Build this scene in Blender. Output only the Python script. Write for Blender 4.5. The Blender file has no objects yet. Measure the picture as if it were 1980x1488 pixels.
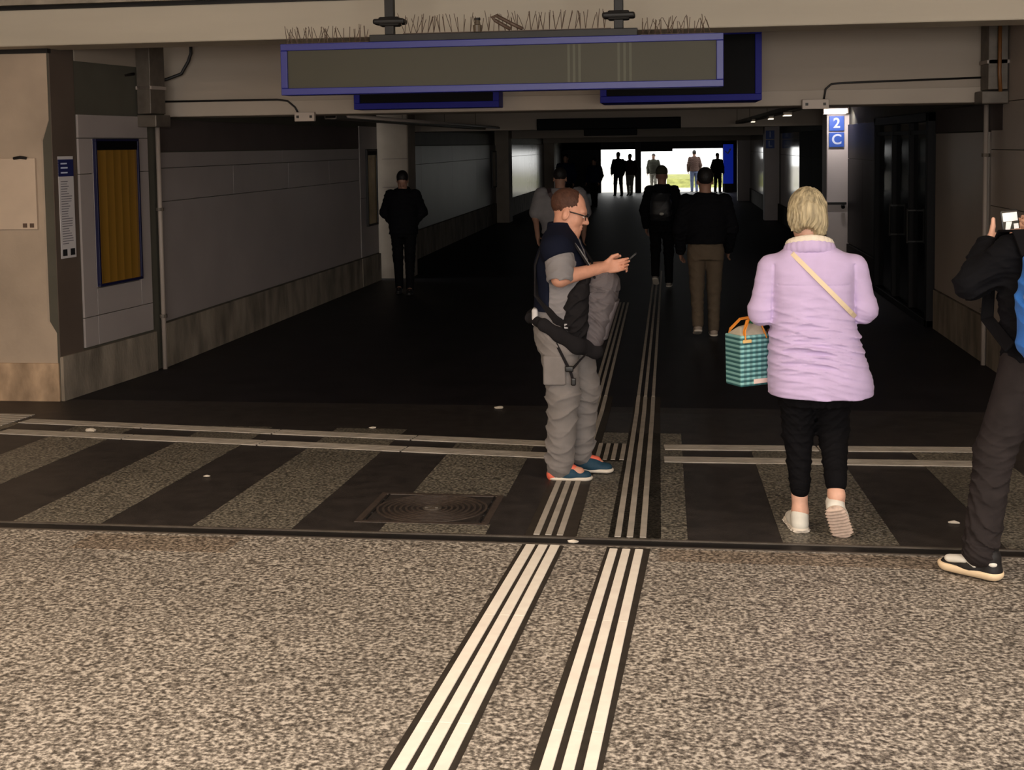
import bpy, math, random
import numpy as np
from mathutils import Vector, Matrix
random.seed(7)
sc = bpy.context.scene
COL = sc.collection
R = math.radians

# ------------------------------------------------------------------ materials
def lin(c):
    return tuple(((v/255)/12.92 if v/255 <= .04045 else ((v/255+.055)/1.055)**2.4) for v in c) + (1.0,)

def new_mat(name):
    m = bpy.data.materials.new(name); m.use_nodes = True
    nt = m.node_tree
    return m, nt, nt.nodes['Principled BSDF']

def M(name, rgb, rough=.6, spec=.5, var=0.0, vscale=6.0, bump=0.0, bscale=60.0, metal=0.0, stretch=None, sheen=0):
    m, nt, b = new_mat(name)
    c = lin(rgb)
    b.inputs['Base Color'].default_value = c
    b.inputs['Roughness'].default_value = rough
    b.inputs['Specular IOR Level'].default_value = spec
    b.inputs['Metallic'].default_value = metal
    if sheen: b.inputs['Sheen Weight'].default_value = sheen
    tc = nt.nodes.new('ShaderNodeTexCoord')
    src = tc.outputs['Object']
    if stretch:
        mp = nt.nodes.new('ShaderNodeMapping'); mp.inputs['Scale'].default_value = stretch
        nt.links.new(src, mp.inputs['Vector']); src = mp.outputs['Vector']
    if var:
        n = nt.nodes.new('ShaderNodeTexNoise'); n.inputs['Scale'].default_value = vscale; n.inputs['Detail'].default_value = 5
        r = nt.nodes.new('ShaderNodeValToRGB')
        r.color_ramp.elements[0].position = .3; r.color_ramp.elements[1].position = .7
        r.color_ramp.elements[0].color = tuple(v*(1-var) for v in c[:3])+(1,)
        r.color_ramp.elements[1].color = tuple(min(1, v*(1+var)) for v in c[:3])+(1,)
        nt.links.new(src, n.inputs['Vector']); nt.links.new(n.outputs['Fac'], r.inputs['Fac'])
        nt.links.new(r.outputs['Color'], b.inputs['Base Color'])
    if bump:
        n2 = nt.nodes.new('ShaderNodeTexNoise'); n2.inputs['Scale'].default_value = bscale; n2.inputs['Detail'].default_value = 3
        bp = nt.nodes.new('ShaderNodeBump'); bp.inputs['Strength'].default_value = bump; bp.inputs['Distance'].default_value = .01
        nt.links.new(src, n2.inputs['Vector']); nt.links.new(n2.outputs['Fac'], bp.inputs['Height'])
        nt.links.new(bp.outputs['Normal'], b.inputs['Normal'])
    return m

def emit_mat(name, rgb, s):
    m, nt, b = new_mat(name)
    b.inputs['Base Color'].default_value = lin(rgb)
    b.inputs['Emission Color'].default_value = lin(rgb)
    b.inputs['Emission Strength'].default_value = s
    return m

def terrazzo(name, dark, mid, light, scale=70., rough=.55, stain=.25):
    m, nt, b = new_mat(name)
    tc = nt.nodes.new('ShaderNodeTexCoord')
    n = nt.nodes.new('ShaderNodeTexNoise'); n.inputs['Scale'].default_value = scale; n.inputs['Detail'].default_value = 2.5; n.inputs['Roughness'].default_value = .6
    r = nt.nodes.new('ShaderNodeValToRGB'); e = r.color_ramp.elements
    e[0].position = .36; e[0].color = lin(dark); e[1].position = .64; e[1].color = lin(light)
    k = e.new(.5); k.color = lin(mid)
    n2 = nt.nodes.new('ShaderNodeTexNoise'); n2.inputs['Scale'].default_value = 1.1; n2.inputs['Detail'].default_value = 4
    r2 = nt.nodes.new('ShaderNodeValToRGB'); r2.color_ramp.elements[0].position = .3; r2.color_ramp.elements[1].position = .65
    g = 1-stain; r2.color_ramp.elements[0].color = (g, g, g, 1)
    mx = nt.nodes.new('ShaderNodeMix'); mx.data_type = 'RGBA'; mx.blend_type = 'MULTIPLY'; mx.inputs['Factor'].default_value = 1
    for q in (n, n2): nt.links.new(tc.outputs['Object'], q.inputs['Vector'])
    nt.links.new(n.outputs['Fac'], r.inputs['Fac']); nt.links.new(n2.outputs['Fac'], r2.inputs['Fac'])
    nt.links.new(r.outputs['Color'], mx.inputs['A']); nt.links.new(r2.outputs['Color'], mx.inputs['B'])
    nt.links.new(mx.outputs['Result'], b.inputs['Base Color'])
    bp = nt.nodes.new('ShaderNodeBump'); bp.inputs['Strength'].default_value = .15; bp.inputs['Distance'].default_value = .003
    nt.links.new(n.outputs['Fac'], bp.inputs['Height']); nt.links.new(bp.outputs['Normal'], b.inputs['Normal'])
    b.inputs['Roughness'].default_value = rough
    return m

def bands(name, c1, c2, axis, freq, rough=.6, duty=.5, soft=.04, c3=None, spec=.5, plaid=None):
    """stripes printed or woven into a part along one object axis"""
    m, nt, b = new_mat(name)
    tc = nt.nodes.new('ShaderNodeTexCoord'); sp = nt.nodes.new('ShaderNodeSeparateXYZ')
    nt.links.new(tc.outputs['Object'], sp.inputs[0])
    def wave(ax, fr):
        mu = nt.nodes.new('ShaderNodeMath'); mu.operation = 'MULTIPLY'; mu.inputs[1].default_value = fr
        fr_ = nt.nodes.new('ShaderNodeMath'); fr_.operation = 'FRACT'
        nt.links.new(sp.outputs[ax], mu.inputs[0]); nt.links.new(mu.outputs[0], fr_.inputs[0])
        return fr_.outputs[0]
    r = nt.nodes.new('ShaderNodeValToRGB'); e = r.color_ramp.elements
    e[0].position = duty-soft; e[0].color = lin(c1); e[1].position = duty+soft; e[1].color = lin(c2)
    nt.links.new(wave(axis, freq), r.inputs['Fac'])
    out = r.outputs['Color']
    if plaid:
        r3 = nt.nodes.new('ShaderNodeValToRGB'); r3.color_ramp.elements[0].position = .5-soft; r3.color_ramp.elements[1].position = .5+soft
        r3.color_ramp.elements[0].color = (.62, .62, .62, 1)
        nt.links.new(wave(plaid[0], plaid[1]), r3.inputs['Fac'])
        mx = nt.nodes.new('ShaderNodeMix'); mx.data_type = 'RGBA'; mx.blend_type = 'MULTIPLY'; mx.inputs['Factor'].default_value = 1
        nt.links.new(out, mx.inputs['A']); nt.links.new(r3.outputs['Color'], mx.inputs['B']); out = mx.outputs['Result']
    nt.links.new(out, b.inputs['Base Color'])
    b.inputs['Roughness'].default_value = rough; b.inputs['Specular IOR Level'].default_value = spec
    return m

# ------------------------------------------------------------------ scene bookkeeping
def link(o, parent=None):
    COL.objects.link(o)
    if parent: o.parent = parent
    return o

def tag(o, label, cat, group=None):
    o['label'] = label; o['category'] = cat
    if group: o['group'] = group
    return o

def struct(o): o['kind'] = 'structure'; return o

def empty(name, label, cat, loc, rz=0, group=None):
    o = bpy.data.objects.new(name, None); link(o); o.location = loc; o.rotation_euler = (0, 0, rz)
    o.empty_display_size = .1
    return tag(o, label, cat, group)

# ------------------------------------------------------------------ polygon builder
class MB:
    def __init__(s): s.v = []; s.f = []
    def add(s, vs, fs):
        n = len(s.v); s.v += [tuple(v) for v in vs]; s.f += [tuple(i+n for i in f) for f in fs]; return s
    def hexa(s, p):  # 8 points: bottom loop 0-3, top loop 4-7
        return s.add(p, [(3, 2, 1, 0), (4, 5, 6, 7), (0, 1, 5, 4), (1, 2, 6, 5), (2, 3, 7, 6), (3, 0, 4, 7)])
    def box(s, a, b):
        x0, y0, z0 = a; x1, y1, z1 = b
        return s.hexa([(x0, y0, z0), (x1, y0, z0), (x1, y1, z0), (x0, y1, z0), (x0, y0, z1), (x1, y0, z1), (x1, y1, z1), (x0, y1, z1)])
    def run(s, a, b, z0, z1, t0, t1):
        """slab along the plan line a-b, from offset t0 to t1 on its left-hand side"""
        a = np.array(a, float); b = np.array(b, float); d = (b-a)/np.hypot(*(b-a)); n = np.array([-d[1], d[0]])
        p = [a+n*t0, b+n*t0, b+n*t1, a+n*t1]
        return s.hexa([(q[0], q[1], z0) for q in p]+[(q[0], q[1], z1) for q in p])
    def tube(s, pts, r, n=10, cap=True):
        pts = [Vector(p) for p in pts]; rs = r if isinstance(r, (list, tuple)) else [r]*len(pts)
        base = len(s.v); up = None
        for i, p in enumerate(pts):
            d = (pts[min(i+1, len(pts)-1)]-pts[max(i-1, 0)]).normalized()
            if up is None: up = d.orthogonal().normalized()
            up = (up-d*up.dot(d)).normalized(); w = d.cross(up)
            for k in range(n):
                a = 2*math.pi*k/n; s.v.append(tuple(p+(up*math.cos(a)+w*math.sin(a))*rs[i]))
        for i in range(len(pts)-1):
            for k in range(n):
                a = base+i*n+k; b = base+i*n+(k+1) % n
                s.f.append((a, b, b+n, a+n))
        if cap:
            s.f.append(tuple(base+k for k in range(n))[::-1]); e = base+(len(pts)-1)*n
            s.f.append(tuple(e+k for k in range(n)))
        return s
    def ribbon(s, pts, wdir, w, t, nrm=None):
        """flat strap through pts; wdir: width direction (one, or one per point)"""
        pts = [Vector(p) for p in pts]; base = len(s.v)
        for i, p in enumerate(pts):
            d = (pts[min(i+1, len(pts)-1)]-pts[max(i-1, 0)]).normalized()
            u = Vector(wdir[i] if isinstance(wdir, list) else wdir); u = (u-d*u.dot(d)).normalized(); n = d.cross(u)
            for su, sn in ((-1, -1), (1, -1), (1, 1), (-1, 1)): s.v.append(tuple(p+u*w/2*su+n*t/2*sn))
        for i in range(len(pts)-1):
            for k in range(4):
                a = base+i*4+k; b = base+i*4+(k+1) % 4; s.f.append((a, b, b+4, a+4))
        e = base+(len(pts)-1)*4
        s.f += [(base+3, base+2, base+1, base), (e, e+1, e+2, e+3)]
        return s
    def ring(s, c, r0, r1, z0, z1, n=64):
        base = len(s.v)
        for k in range(n):
            a = 2*math.pi*k/n; ca, sa = math.cos(a), math.sin(a)
            for r, z in ((r0, z0), (r1, z0), (r1, z1), (r0, z1)): s.v.append((c[0]+r*ca, c[1]+r*sa, z))
        for k in range(n):
            for j in range(4):
                a = base+k*4+j; b = base+k*4+(j+1) % 4; c2 = base+((k+1) % n)*4+(j+1) % 4; d = base+((k+1) % n)*4+j
                s.f.append((a, d, c2, b))
        return s
    def prism(s, poly, z0, z1):
        n = len(poly); base = len(s.v)
        s.v += [(x, y, z0) for x, y in poly]+[(x, y, z1) for x, y in poly]
        s.f.append(tuple(base+k for k in range(n))[::-1]); s.f.append(tuple(base+n+k for k in range(n)))
        for k in range(n): s.f.append((base+k, base+(k+1) % n, base+n+(k+1) % n, base+n+k))
        return s
    def build(s, name, mat, parent=None, bevel=0, smooth=False, seg=2):
        me = bpy.data.meshes.new(name); me.from_pydata(s.v, [], s.f); me.update()
        me.materials.append(mat)
        o = link(bpy.data.objects.new(name, me), parent)
        import bmesh
        b = bmesh.new(); b.from_mesh(me); bmesh.ops.recalc_face_normals(b, faces=b.faces); b.to_mesh(me); b.free()
        if smooth: me.polygons.foreach_set('use_smooth', [True]*len(me.polygons))
        if bevel:
            md = o.modifiers.new('Bevel', 'BEVEL'); md.width = bevel; md.segments = seg; md.limit_method = 'ANGLE'
        return o

# ------------------------------------------------------------------ soft-body modelling: distance fields meshed into one skin
def V3(p): return np.array(p, float)
def unit(v): v = V3(v); return v/np.linalg.norm(v)

def cone(a, b, ra, rb, k=.03, op='u', flat=None):
    a = V3(a); b = V3(b); ab = b-a; L2 = max(ab@ab, 1e-9); m = max(ra, rb)
    U = unit(flat[0]) if flat else None
    def fn(X, Y, Z):
        px, py, pz = X-a[0], Y-a[1], Z-a[2]
        t = np.clip((px*ab[0]+py*ab[1]+pz*ab[2])/L2, 0, 1)
        px = px-t*ab[0]; py = py-t*ab[1]; pz = pz-t*ab[2]
        q = px*px+py*py+pz*pz
        if flat:
            c = px*U[0]+py*U[1]+pz*U[2]; q = q-c*c+(c/flat[1])**2
            return (np.sqrt(np.maximum(q, 0))-(ra+t*(rb-ra)))*min(1, flat[1])
        return np.sqrt(q)-(ra+t*(rb-ra))
    g = m*(flat[1] if flat and flat[1] > 1 else 1)
    return (op, k, fn, np.minimum(a, b)-g, np.maximum(a, b)+g)

def ell(c, r, k=.03, op='u', rot=None):
    c = V3(c); r = V3(r); Q = np.eye(3) if rot is None else np.array(rot)
    def fn(X, Y, Z):
        px, py, pz = X-c[0], Y-c[1], Z-c[2]
        u = [Q[0, i]*px+Q[1, i]*py+Q[2, i]*pz for i in range(3)]
        k0 = np.sqrt(sum((u[i]/r[i])**2 for i in range(3))); k1 = np.sqrt(sum((u[i]/r[i]**2)**2 for i in range(3)))
        return k0*(k0-1)/np.maximum(k1, 1e-6)
    e = np.abs(Q)@r
    return (op, k, fn, c-e, c+e)

def rbox(c, h, rd=.02, k=.02, op='u', rot=None):
    c = V3(c); h = V3(h); Q = np.eye(3) if rot is None else np.array(rot)
    def fn(X, Y, Z):
        px, py, pz = X-c[0], Y-c[1], Z-c[2]
        q = [np.abs(Q[0, i]*px+Q[1, i]*py+Q[2, i]*pz)-h[i]+rd for i in range(3)]
        o = np.sqrt(sum(np.maximum(v, 0)**2 for v in q))
        return o+np.minimum(np.maximum(q[0], np.maximum(q[1], q[2])), 0)-rd
    e = np.abs(Q)@h
    return (op, k, fn, c-e, c+e)

def stack(levels, k=.03, op='u', n=2.2):
    """body-like solid from levels (z, cx, cy, rx, ry)"""
    L = np.array(sorted(levels), float); z0, z1 = L[0, 0], L[-1, 0]
    zz = np.linspace(z0, z1, 120)
    def sm(col):
        y = np.interp(zz, L[:, 0], L[:, col]); kz = max(3, int(.03/(zz[1]-zz[0]))); ker = np.ones(kz)/kz
        yp = np.pad(y, kz, mode='edge'); return np.convolve(np.convolve(yp, ker, 'same'), ker, 'same')[kz:-kz]
    T = [sm(c) for c in (1, 2, 3, 4)]
    def fn(X, Y, Z):
        cx, cy, rx, ry = [np.interp(Z, zz, t) for t in T]
        u = (np.abs((X-cx)/rx)**n+np.abs((Y-cy)/ry)**n)**(1/n)
        d = (u-1)*np.minimum(rx, ry)
        return np.maximum(d, np.maximum(z0-Z, Z-z1))
    lo = np.array([np.min(L[:, 1]-L[:, 3]), np.min(L[:, 2]-L[:, 4]), z0]); hi = np.array([np.max(L[:, 1]+L[:, 3]), np.max(L[:, 2]+L[:, 4]), z1])
    return (op, k, fn, lo, hi)

EDG = [(a, b) for a in range(8) for b in range(a+1, 8) if bin(a ^ b).count('1') == 1]
OFF = np.array([(i & 1, i >> 1 & 1, i >> 2 & 1) for i in range(8)])

def skin(name, prims, h, mat, parent=None, disp=None):
    us = [p for p in prims if p[0] == 'u']
    lo = np.min([p[3] for p in us], axis=0)-4*h; hi = np.max([p[4] for p in us], axis=0)+4*h
    N = np.ceil((hi-lo)/h).astype(int)+1
    f = np.full(N, 9.0, np.float32)
    ax = [lo[i]+h*np.arange(N[i]) for i in range(3)]
    for op, k, fn, a, b in prims:
        mg = k+4*h+.01
        i0 = np.maximum(np.floor((a-mg-lo)/h).astype(int), 0); i1 = np.minimum(np.ceil((b+mg-lo)/h).astype(int)+1, N)
        if np.any(i1 <= i0): continue
        s = tuple(slice(i0[i], i1[i]) for i in range(3))
        X = ax[0][s[0]][:, None, None]; Y = ax[1][s[1]][None, :, None]; Z = ax[2][s[2]][None, None, :]
        d = fn(X, Y, Z); g = f[s]; k = max(k, 1e-5)
        if op == 'u':
            t = np.maximum(k-np.abs(g-d), 0)/k; f[s] = np.minimum(g, d)-t*t*k*.25
        elif op == 's':
            d = -d; t = np.maximum(k-np.abs(g-d), 0)/k; f[s] = np.maximum(g, d)+t*t*k*.25
    if disp is not None:
        ix = np.nonzero(np.abs(f) < .05)
        f[ix] += disp(lo[0]+h*ix[0], lo[1]+h*ix[1], lo[2]+h*ix[2])
    sg = f < 0
    cnt = sum(sg[o[0]:N[0]-1+o[0], o[1]:N[1]-1+o[1], o[2]:N[2]-1+o[2]].astype(np.int8) for o in OFF)
    act = (cnt > 0) & (cnt < 8); idx = np.argwhere(act)
    C = np.stack([f[idx[:, 0]+o[0], idx[:, 1]+o[1], idx[:, 2]+o[2]] for o in OFF], 1)
    acc = np.zeros((len(idx), 3)); num = np.zeros(len(idx))
    for a, b in EDG:
        va, vb = C[:, a], C[:, b]; cr = (va < 0) != (vb < 0)
        t = np.where(cr, va/np.where(cr, va-vb, 1), 0)
        acc += np.where(cr[:, None], OFF[a]+t[:, None]*(OFF[b]-OFF[a]), 0); num += cr
    verts = lo+h*(idx+acc/num[:, None])
    vid = np.full(act.shape, -1, np.int64); vid[act] = np.arange(len(idx))
    quads = []
    for d in range(3):
        e, g = (d+1) % 3, (d+2) % 3
        s0 = [slice(None)]*3; s1 = [slice(None)]*3; s0[d] = slice(0, N[d]-1); s1[d] = slice(1, N[d])
        ch = sg[tuple(s0)] != sg[tuple(s1)]
        p = np.argwhere(ch); p = p[(p[:, e] > 0) & (p[:, g] > 0) & (p[:, e] < N[e]-1) & (p[:, g] < N[g]-1)]
        ins = sg[p[:, 0], p[:, 1], p[:, 2]]
        def cell(de, dg):
            q = p.copy(); q[:, e] -= de; q[:, g] -= dg; return vid[q[:, 0], q[:, 1], q[:, 2]]
        q = np.stack([cell(1, 1), cell(0, 1), cell(0, 0), cell(1, 0)], 1)
        q[~ins] = q[~ins][:, ::-1]; quads.append(q)
    quads = np.concatenate(quads); quads = quads[(quads >= 0).all(1)]
    me = bpy.data.meshes.new(name)
    me.vertices.add(len(verts)); me.vertices.foreach_set('co', verts.astype(np.float32).ravel())
    me.loops.add(quads.size); me.loops.foreach_set('vertex_index', quads.astype(np.int32).ravel())
    me.polygons.add(len(quads)); me.polygons.foreach_set('loop_start', np.arange(0, quads.size, 4, dtype=np.int32))
    try: me.polygons.foreach_set('loop_total', np.full(len(quads), 4, np.int32))
    except Exception: pass
    me.update(calc_edges=True); me.validate()
    me.polygons.foreach_set('use_smooth', [True]*len(me.polygons))
    me.materials.append(mat)
    return link(bpy.data.objects.new(name, me), parent)

def rotx(a): c, s = math.cos(a), math.sin(a); return np.array([[1, 0, 0], [0, c, -s], [0, s, c]])
def roty(a): c, s = math.cos(a), math.sin(a); return np.array([[c, 0, s], [0, 1, 0], [-s, 0, c]])
def rotz(a): c, s = math.cos(a), math.sin(a); return np.array([[c, -s, 0], [s, c, 0], [0, 0, 1]])

# ------------------------------------------------------------------ figures (local frame: facing +Y, right hand +X, feet at z = 0)
def head_prims(o, Q, s=1.0, full=True):
    """o: point between the ears, Q: 3x3 orientation"""
    o = V3(o)
    def P(x, y, z): return o+Q@(V3((x, y, z))*s)
    def E(c, r, k=.02, op='u', q=None): return ell(P(*c), V3(r)*s, k*s, op, Q if q is None else Q@q)
    L = [E((0, -.015, .052), (.075, .097, .088)), E((0, .03, -.012), (.062, .068, .085), .03), E((0, .062, -.082), (.030, .028, .026), .03),
         E((0, .02, -.068), (.05, .055, .03), .03)]
    if full:
        L += [E((0, .078, .042), (.048, .018, .016), .02), E((.038, .055, -.015), (.026, .026, .032), .02), E((-.038, .055, -.015), (.026, .026, .032), .02),
              E((.031, .098, .018), (.017, .012, .011), .012, 's'), E((-.031, .098, .018), (.017, .012, .011), .012, 's'),
              E((.031, .083, .017), (.013, .0125, .0125), .003), E((-.031, .083, .017), (.013, .0125, .0125), .003),
              cone(P(0, .092, .024), P(0, .116, -.014), .009*s, .0135*s, .014*s), E((.013, .103, -.019), (.010, .011, .009), .008), E((-.013, .103, -.019), (.010, .011, .009), .008),
              E((0, .094, -.044), (.024, .010, .0065), .006), E((0, .093, -.056), (.021, .010, .0075), .006),
              E((0, .101, -.050), (.024, .006, .0016), .003, 's')]
    for sx in (1, -1):
        L += [E((sx*.078, -.008, .002), (.009, .021, .033), .012, 'u', rotz(-sx*.35)), E((sx*.086, -.004, .004), (.005, .011, .019), .006, 's', rotz(-sx*.35))]
    return L

def hand_prims(W, D, T, curl=(.3, .3, .25), spread=.0, s=1.0, thumb=(.55, .7, -.3), tcurl=.4):
    """W wrist, D along the hand, T towards the thumb; fingers curl towards the palm (-N)"""
    W = V3(W); D = unit(D); T = V3(T); T = unit(T-D*(T@D)); N = np.cross(T, D)
    # N: back of the hand
    L = [rbox(W+D*.048*s, (.042*s, .038*s, .0135*s), .012*s, .012, rot=np.stack([D, T, N], 1)), cone(W-D*.03*s, W+D*.02*s, .025*s, .024*s, .02, flat=(N, .8))]
    cs = curl if isinstance(curl[0], (tuple, list)) else [curl]*4
    for (off, ln, rd), c in zip(((.029, .074, .0092), (.010, .084, .0095), (-.010, .078, .009), (-.028, .060, .0080)), cs):
        p = W+D*(.083*s)+T*off*s; a = 0; d0 = unit(D+T*off*spread*8)
        for j, fr in enumerate((.45, .31, .24)):
            a += c[j]; d = d0*math.cos(a)-N*math.sin(a); q = p+d*ln*fr*s
            L.append(cone(p, q, rd*s*(1-.1*j), rd*s*(.92-.12*j), .004)); p = q
    p = W+D*.022*s+T*.030*s; d = unit(D*thumb[0]+T*thumb[1]+N*thumb[2]); q = p+d*.045*s
    L += [cone(p, q, .0135*s, .0115*s, .012)]
    d2 = unit(d*math.cos(tcurl)+unit(D-T*.6)*math.sin(tcurl)); L += [cone(q, q+d2*.034*s, .0112*s, .0085*s, .004)]
    return L

def shoe(parent, heel, fwd, up, mu, ms, L=.27, w=.045, h=.006, tread=False, thick=.016, high=.075, sw=1.0):
    heel = V3(heel); f = unit(fwd); u = V3(up); u = unit(u-f*(u@f)); sd = np.cross(f, u)
    P = lambda y, z, x=0: heel+f*y+u*z+sd*x
    up_ = [cone(P(.045, .05), P(.05, high), w*.78, w*.85, .02), cone(P(.045, .035), P(L*.5, .035), w*.86, w*.9, .02, flat=(u, .9)),
           cone(P(L*.45, .038), P(L-.05, .03), w*.92, w*.85, .02, flat=(u, .72)), cone(P(.06, high), P(L*.55, .055), w*.7, w*.6, .03)]
    # cut the upper flat below
    up_.append(rbox(P(L/2, -.04), (L, .2, .05), .001, .004, 's', np.stack([f, sd, u], 1)))
    o = skin('shoe', up_, h, mu, parent)
    so = [cone(P(.045, thick), P(L-.05, thick), w*.98*sw, w*1.04*sw, .01, flat=(u, (thick+.003)/(w*sw))), rbox(P(L/2, thick+.05), (L, .2, .04), .001, .004, 's', np.stack([f, sd, u], 1)),
          rbox(P(L/2, -.05), (L, .2, .052), .001, .003, 's', np.stack([f, sd, u], 1))]
    dp = None
    if tread:
        dp = lambda X, Y, Z: .0042*np.sin(((X-heel[0])*f[0]+(Y-heel[1])*f[1]+(Z-heel[2])*f[2])*2*math.pi/.024)*(((X-heel[0])*u[0]+(Y-heel[1])*u[1]+(Z-heel[2])*u[2]) < .012)
    skin('sole', so, h, ms, o, dp)
    return o

def torso_skin(lv, z0, z1, sh=.93):
    return stack([(z, cx, cy, rx*sh, ry*sh) for z, cx, cy, rx, ry in lv if z0 <= z <= z1], .03)

def wr(A, zf, amp, seed=0, xk=3., tilt=.75):
    """cloth folds: crossing creases with wandering, mostly level directions that fade in and out"""
    rs = np.random.RandomState(seed); W = []
    for i in range(7):
        d = unit((rs.uniform(-tilt, tilt), rs.uniform(-tilt, tilt), 1)); fq = 6.283/(zf*rs.uniform(.8, 1.9))
        W.append((d*fq, rs.rand()*6.28, unit(rs.randn(3))*rs.uniform(5, 10), rs.rand()*6.28, rs.uniform(.5, 1)))
    def fn(X, Y, Z):
        t = 0
        wx = .035*np.sin(Y*13+Z*7+seed)+.02*np.sin(X*21-Z*11); wz = .02*np.sin(X*xk*5+seed)+.015*np.sin(Y*xk*6+Z*9)
        for k, p, m, q, a in W:
            r = np.sin(k[0]*(X+wx)+k[1]*Y+k[2]*(Z+wz)+p); g = np.clip(np.sin(m[0]*X+m[1]*Y+m[2]*Z+q)+.25, 0, 1.25)
            t = t+a*g*((1-np.abs(r))**2-.25)
        return -amp*A(X, Y, Z)*t
    return fn
ONE = lambda X, Y, Z: 1.0
# ------------------------------------------------------------------ materials of the place
m_hall = terrazzo('terrazzo_hall', (72, 66, 60), (141, 133, 123), (214, 205, 193), 60, .5, .2)
m_band = terrazzo('terrazzo_band', (52, 49, 44), (108, 103, 93), (164, 157, 142), 62, .5, .3)
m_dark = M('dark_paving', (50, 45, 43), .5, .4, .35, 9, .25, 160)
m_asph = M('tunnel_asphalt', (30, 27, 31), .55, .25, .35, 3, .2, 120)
m_conc = M('front_concrete', (176, 158, 140), .75, .3, .16, 1.6, .15, 30)
m_plinth = M('stained_plinth', (176, 150, 124), .85, .2, .38, 7, .3, 40, stretch=(1, 1, .5))
m_basec = M('skirting_concrete', (132, 122, 110), .85, .2, .42, 5, .3, 40, stretch=(1, 1, .35))
m_panel = M('wall_panel', (160, 151, 149), .42, .4, .06, 1.5, .04, 8)
m_panelb = M('wall_band_brown', (84, 74, 72), .6, .3, .12, 2)
m_plate = M('brown_side_plate', (92, 80, 72), .5, .4, .1, 3)
m_green = M('dark_green_facing', (86, 83, 74), .7, .3, .1, 3)
m_beam = M('beam_paint', (200, 190, 174), .7, .3, .07, 1.2, .05, 6, stretch=(.4, 1, 3))
m_lint = M('lintel_paint', (160, 148, 136), .75, .3, .07, 1.0, .04, 6, stretch=(.4, 1, 3))
m_grime = M('grimy_ledge', (168, 158, 144), .85, .2, .3, 5)
m_black = M('black_metal', (26, 24, 24), .5, .4, .2, 8)
m_ceil = M('tunnel_ceiling_paint', (112, 103, 98), .85, .2, .12, 1.5)
m_gloss = M('dark_gloss_panel', (40, 37, 40), .5, .2, .1, 2, .02, 3)
m_glass = M('shop_glass', (10, 10, 15), .08, .5)
m_frame = M('shop_frame', (20, 19, 22), .6, .2)
m_wcol = M('column_render', (146, 134, 122), .75, .3, .12, 3)
m_wcol2 = M('white_column_cladding', (226, 214, 212), .55, .4, .04, 3)
m_blue = M('sign_blue', (34, 40, 128), .4, .5, .05, 2)
m_blued = M('sign_blue_deep', (20, 24, 128), .55, .2)
m_screen = M('unlit_screen', (72, 70, 60), .5, .2, .05, 1)
m_blk = M('blank_screen', (7, 7, 9), .6, .1)
m_zinc = M('weathered_zinc', (96, 88, 80), .5, .5, .2, 12, .1, 40, metal=.3)
m_pipe = M('painted_pipe', (158, 146, 138), .5, .4)
m_box = M('pale_plastic', (186, 172, 162), .55, .4)
m_ribh = M('tactile_hall', (252, 242, 230), .55, .4, .06, 14)
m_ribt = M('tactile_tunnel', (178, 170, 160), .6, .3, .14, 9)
m_ribb = M('tactile_backing', (52, 46, 40), .6, .3, .2, 20)
m_paper = M('white_paper', (205, 200, 202), .7, .3)
m_ink = M('grey_print', (120, 116, 124), .7, .3)
m_inkd = M('dark_print', (30, 30, 34), .7, .3)
m_hdr = M('navy_print', (34, 40, 92), .5, .4)
m_orange = bands('yellow_curtain_sheet', (120, 88, 30), (146, 108, 42), 1, 9, .35, .5, .4)
m_spike = M('spike_wire', (92, 74, 62), .5, .5)
m_iron = M('cast_iron', (52, 44, 42), .45, .5, .2, 30, .2, 120, metal=.3)
m_white = M('white_letter', (205, 215, 240), .5, .4)
m_litter = M('litter_paper', (225, 215, 200), .8, .2)

YB, SL = 9.4, .05
def gz(y): return SL*(YB-y) if y < YB else 0.0

# ------------------------------------------------------------------ floors
def sloped(name, x0, x1, y0, y1, lift, mat, thick=.3, skew=0, parent=None):
    mb = MB()
    ys = [y0]+([YB] if y0 < YB < y1 else [])+[y1]
    for a, b in zip(ys, ys[1:]):
        p = [(x0, a), (x1, a), (x1, b), (x0, b)]
        mb.hexa([(x, y, gz(y)+lift-thick) for x, y in p]+[(x, y, gz(y)+lift) for x, y in p])
    return mb.build(name, mat, parent)

struct(sloped('floor_hall', -12, 9, -9, 5.66, 0, m_hall))
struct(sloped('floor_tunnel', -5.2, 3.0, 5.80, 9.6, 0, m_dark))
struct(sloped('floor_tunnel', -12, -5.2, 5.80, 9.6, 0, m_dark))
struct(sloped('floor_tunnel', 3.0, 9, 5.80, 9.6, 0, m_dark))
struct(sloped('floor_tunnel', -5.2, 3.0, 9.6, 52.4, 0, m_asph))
struct(sloped('trim_threshold', -12, 9, 5.66, 5.80, -.004, m_black))
mb = MB()
for y in (5.668, 5.792):
    mb.hexa([(x, yy, gz(yy)+z) for z in (-.02, .003) for x, yy in ((-12, y-.008), (9, y-.008), (9, y+.008), (-12, y+.008))])
struct(mb.build('trim_threshold_rail', m_zinc))
for x0, x1 in ((-6.2, -5.7), (-5.24, -4.76), (-4.28, -3.82), (-3.3, -2.83), (-2.35, -1.84), (-.44, .09), (.53, 1.06), (1.53, 2.04), (2.5, 3.0)):
    struct(sloped('floor_paving_band', x0, x1, 5.805, 8.55 if x0 < 0 else 8.15, .002, m_band, .01))
struct(sloped('floor_paving_band', -1.40, -.875, 5.805, 5.985, .002, m_band, .01))
struct(sloped('floor_paving_band', -1.40, -.875, 6.605, 8.2, .002, m_band, .01))

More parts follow.
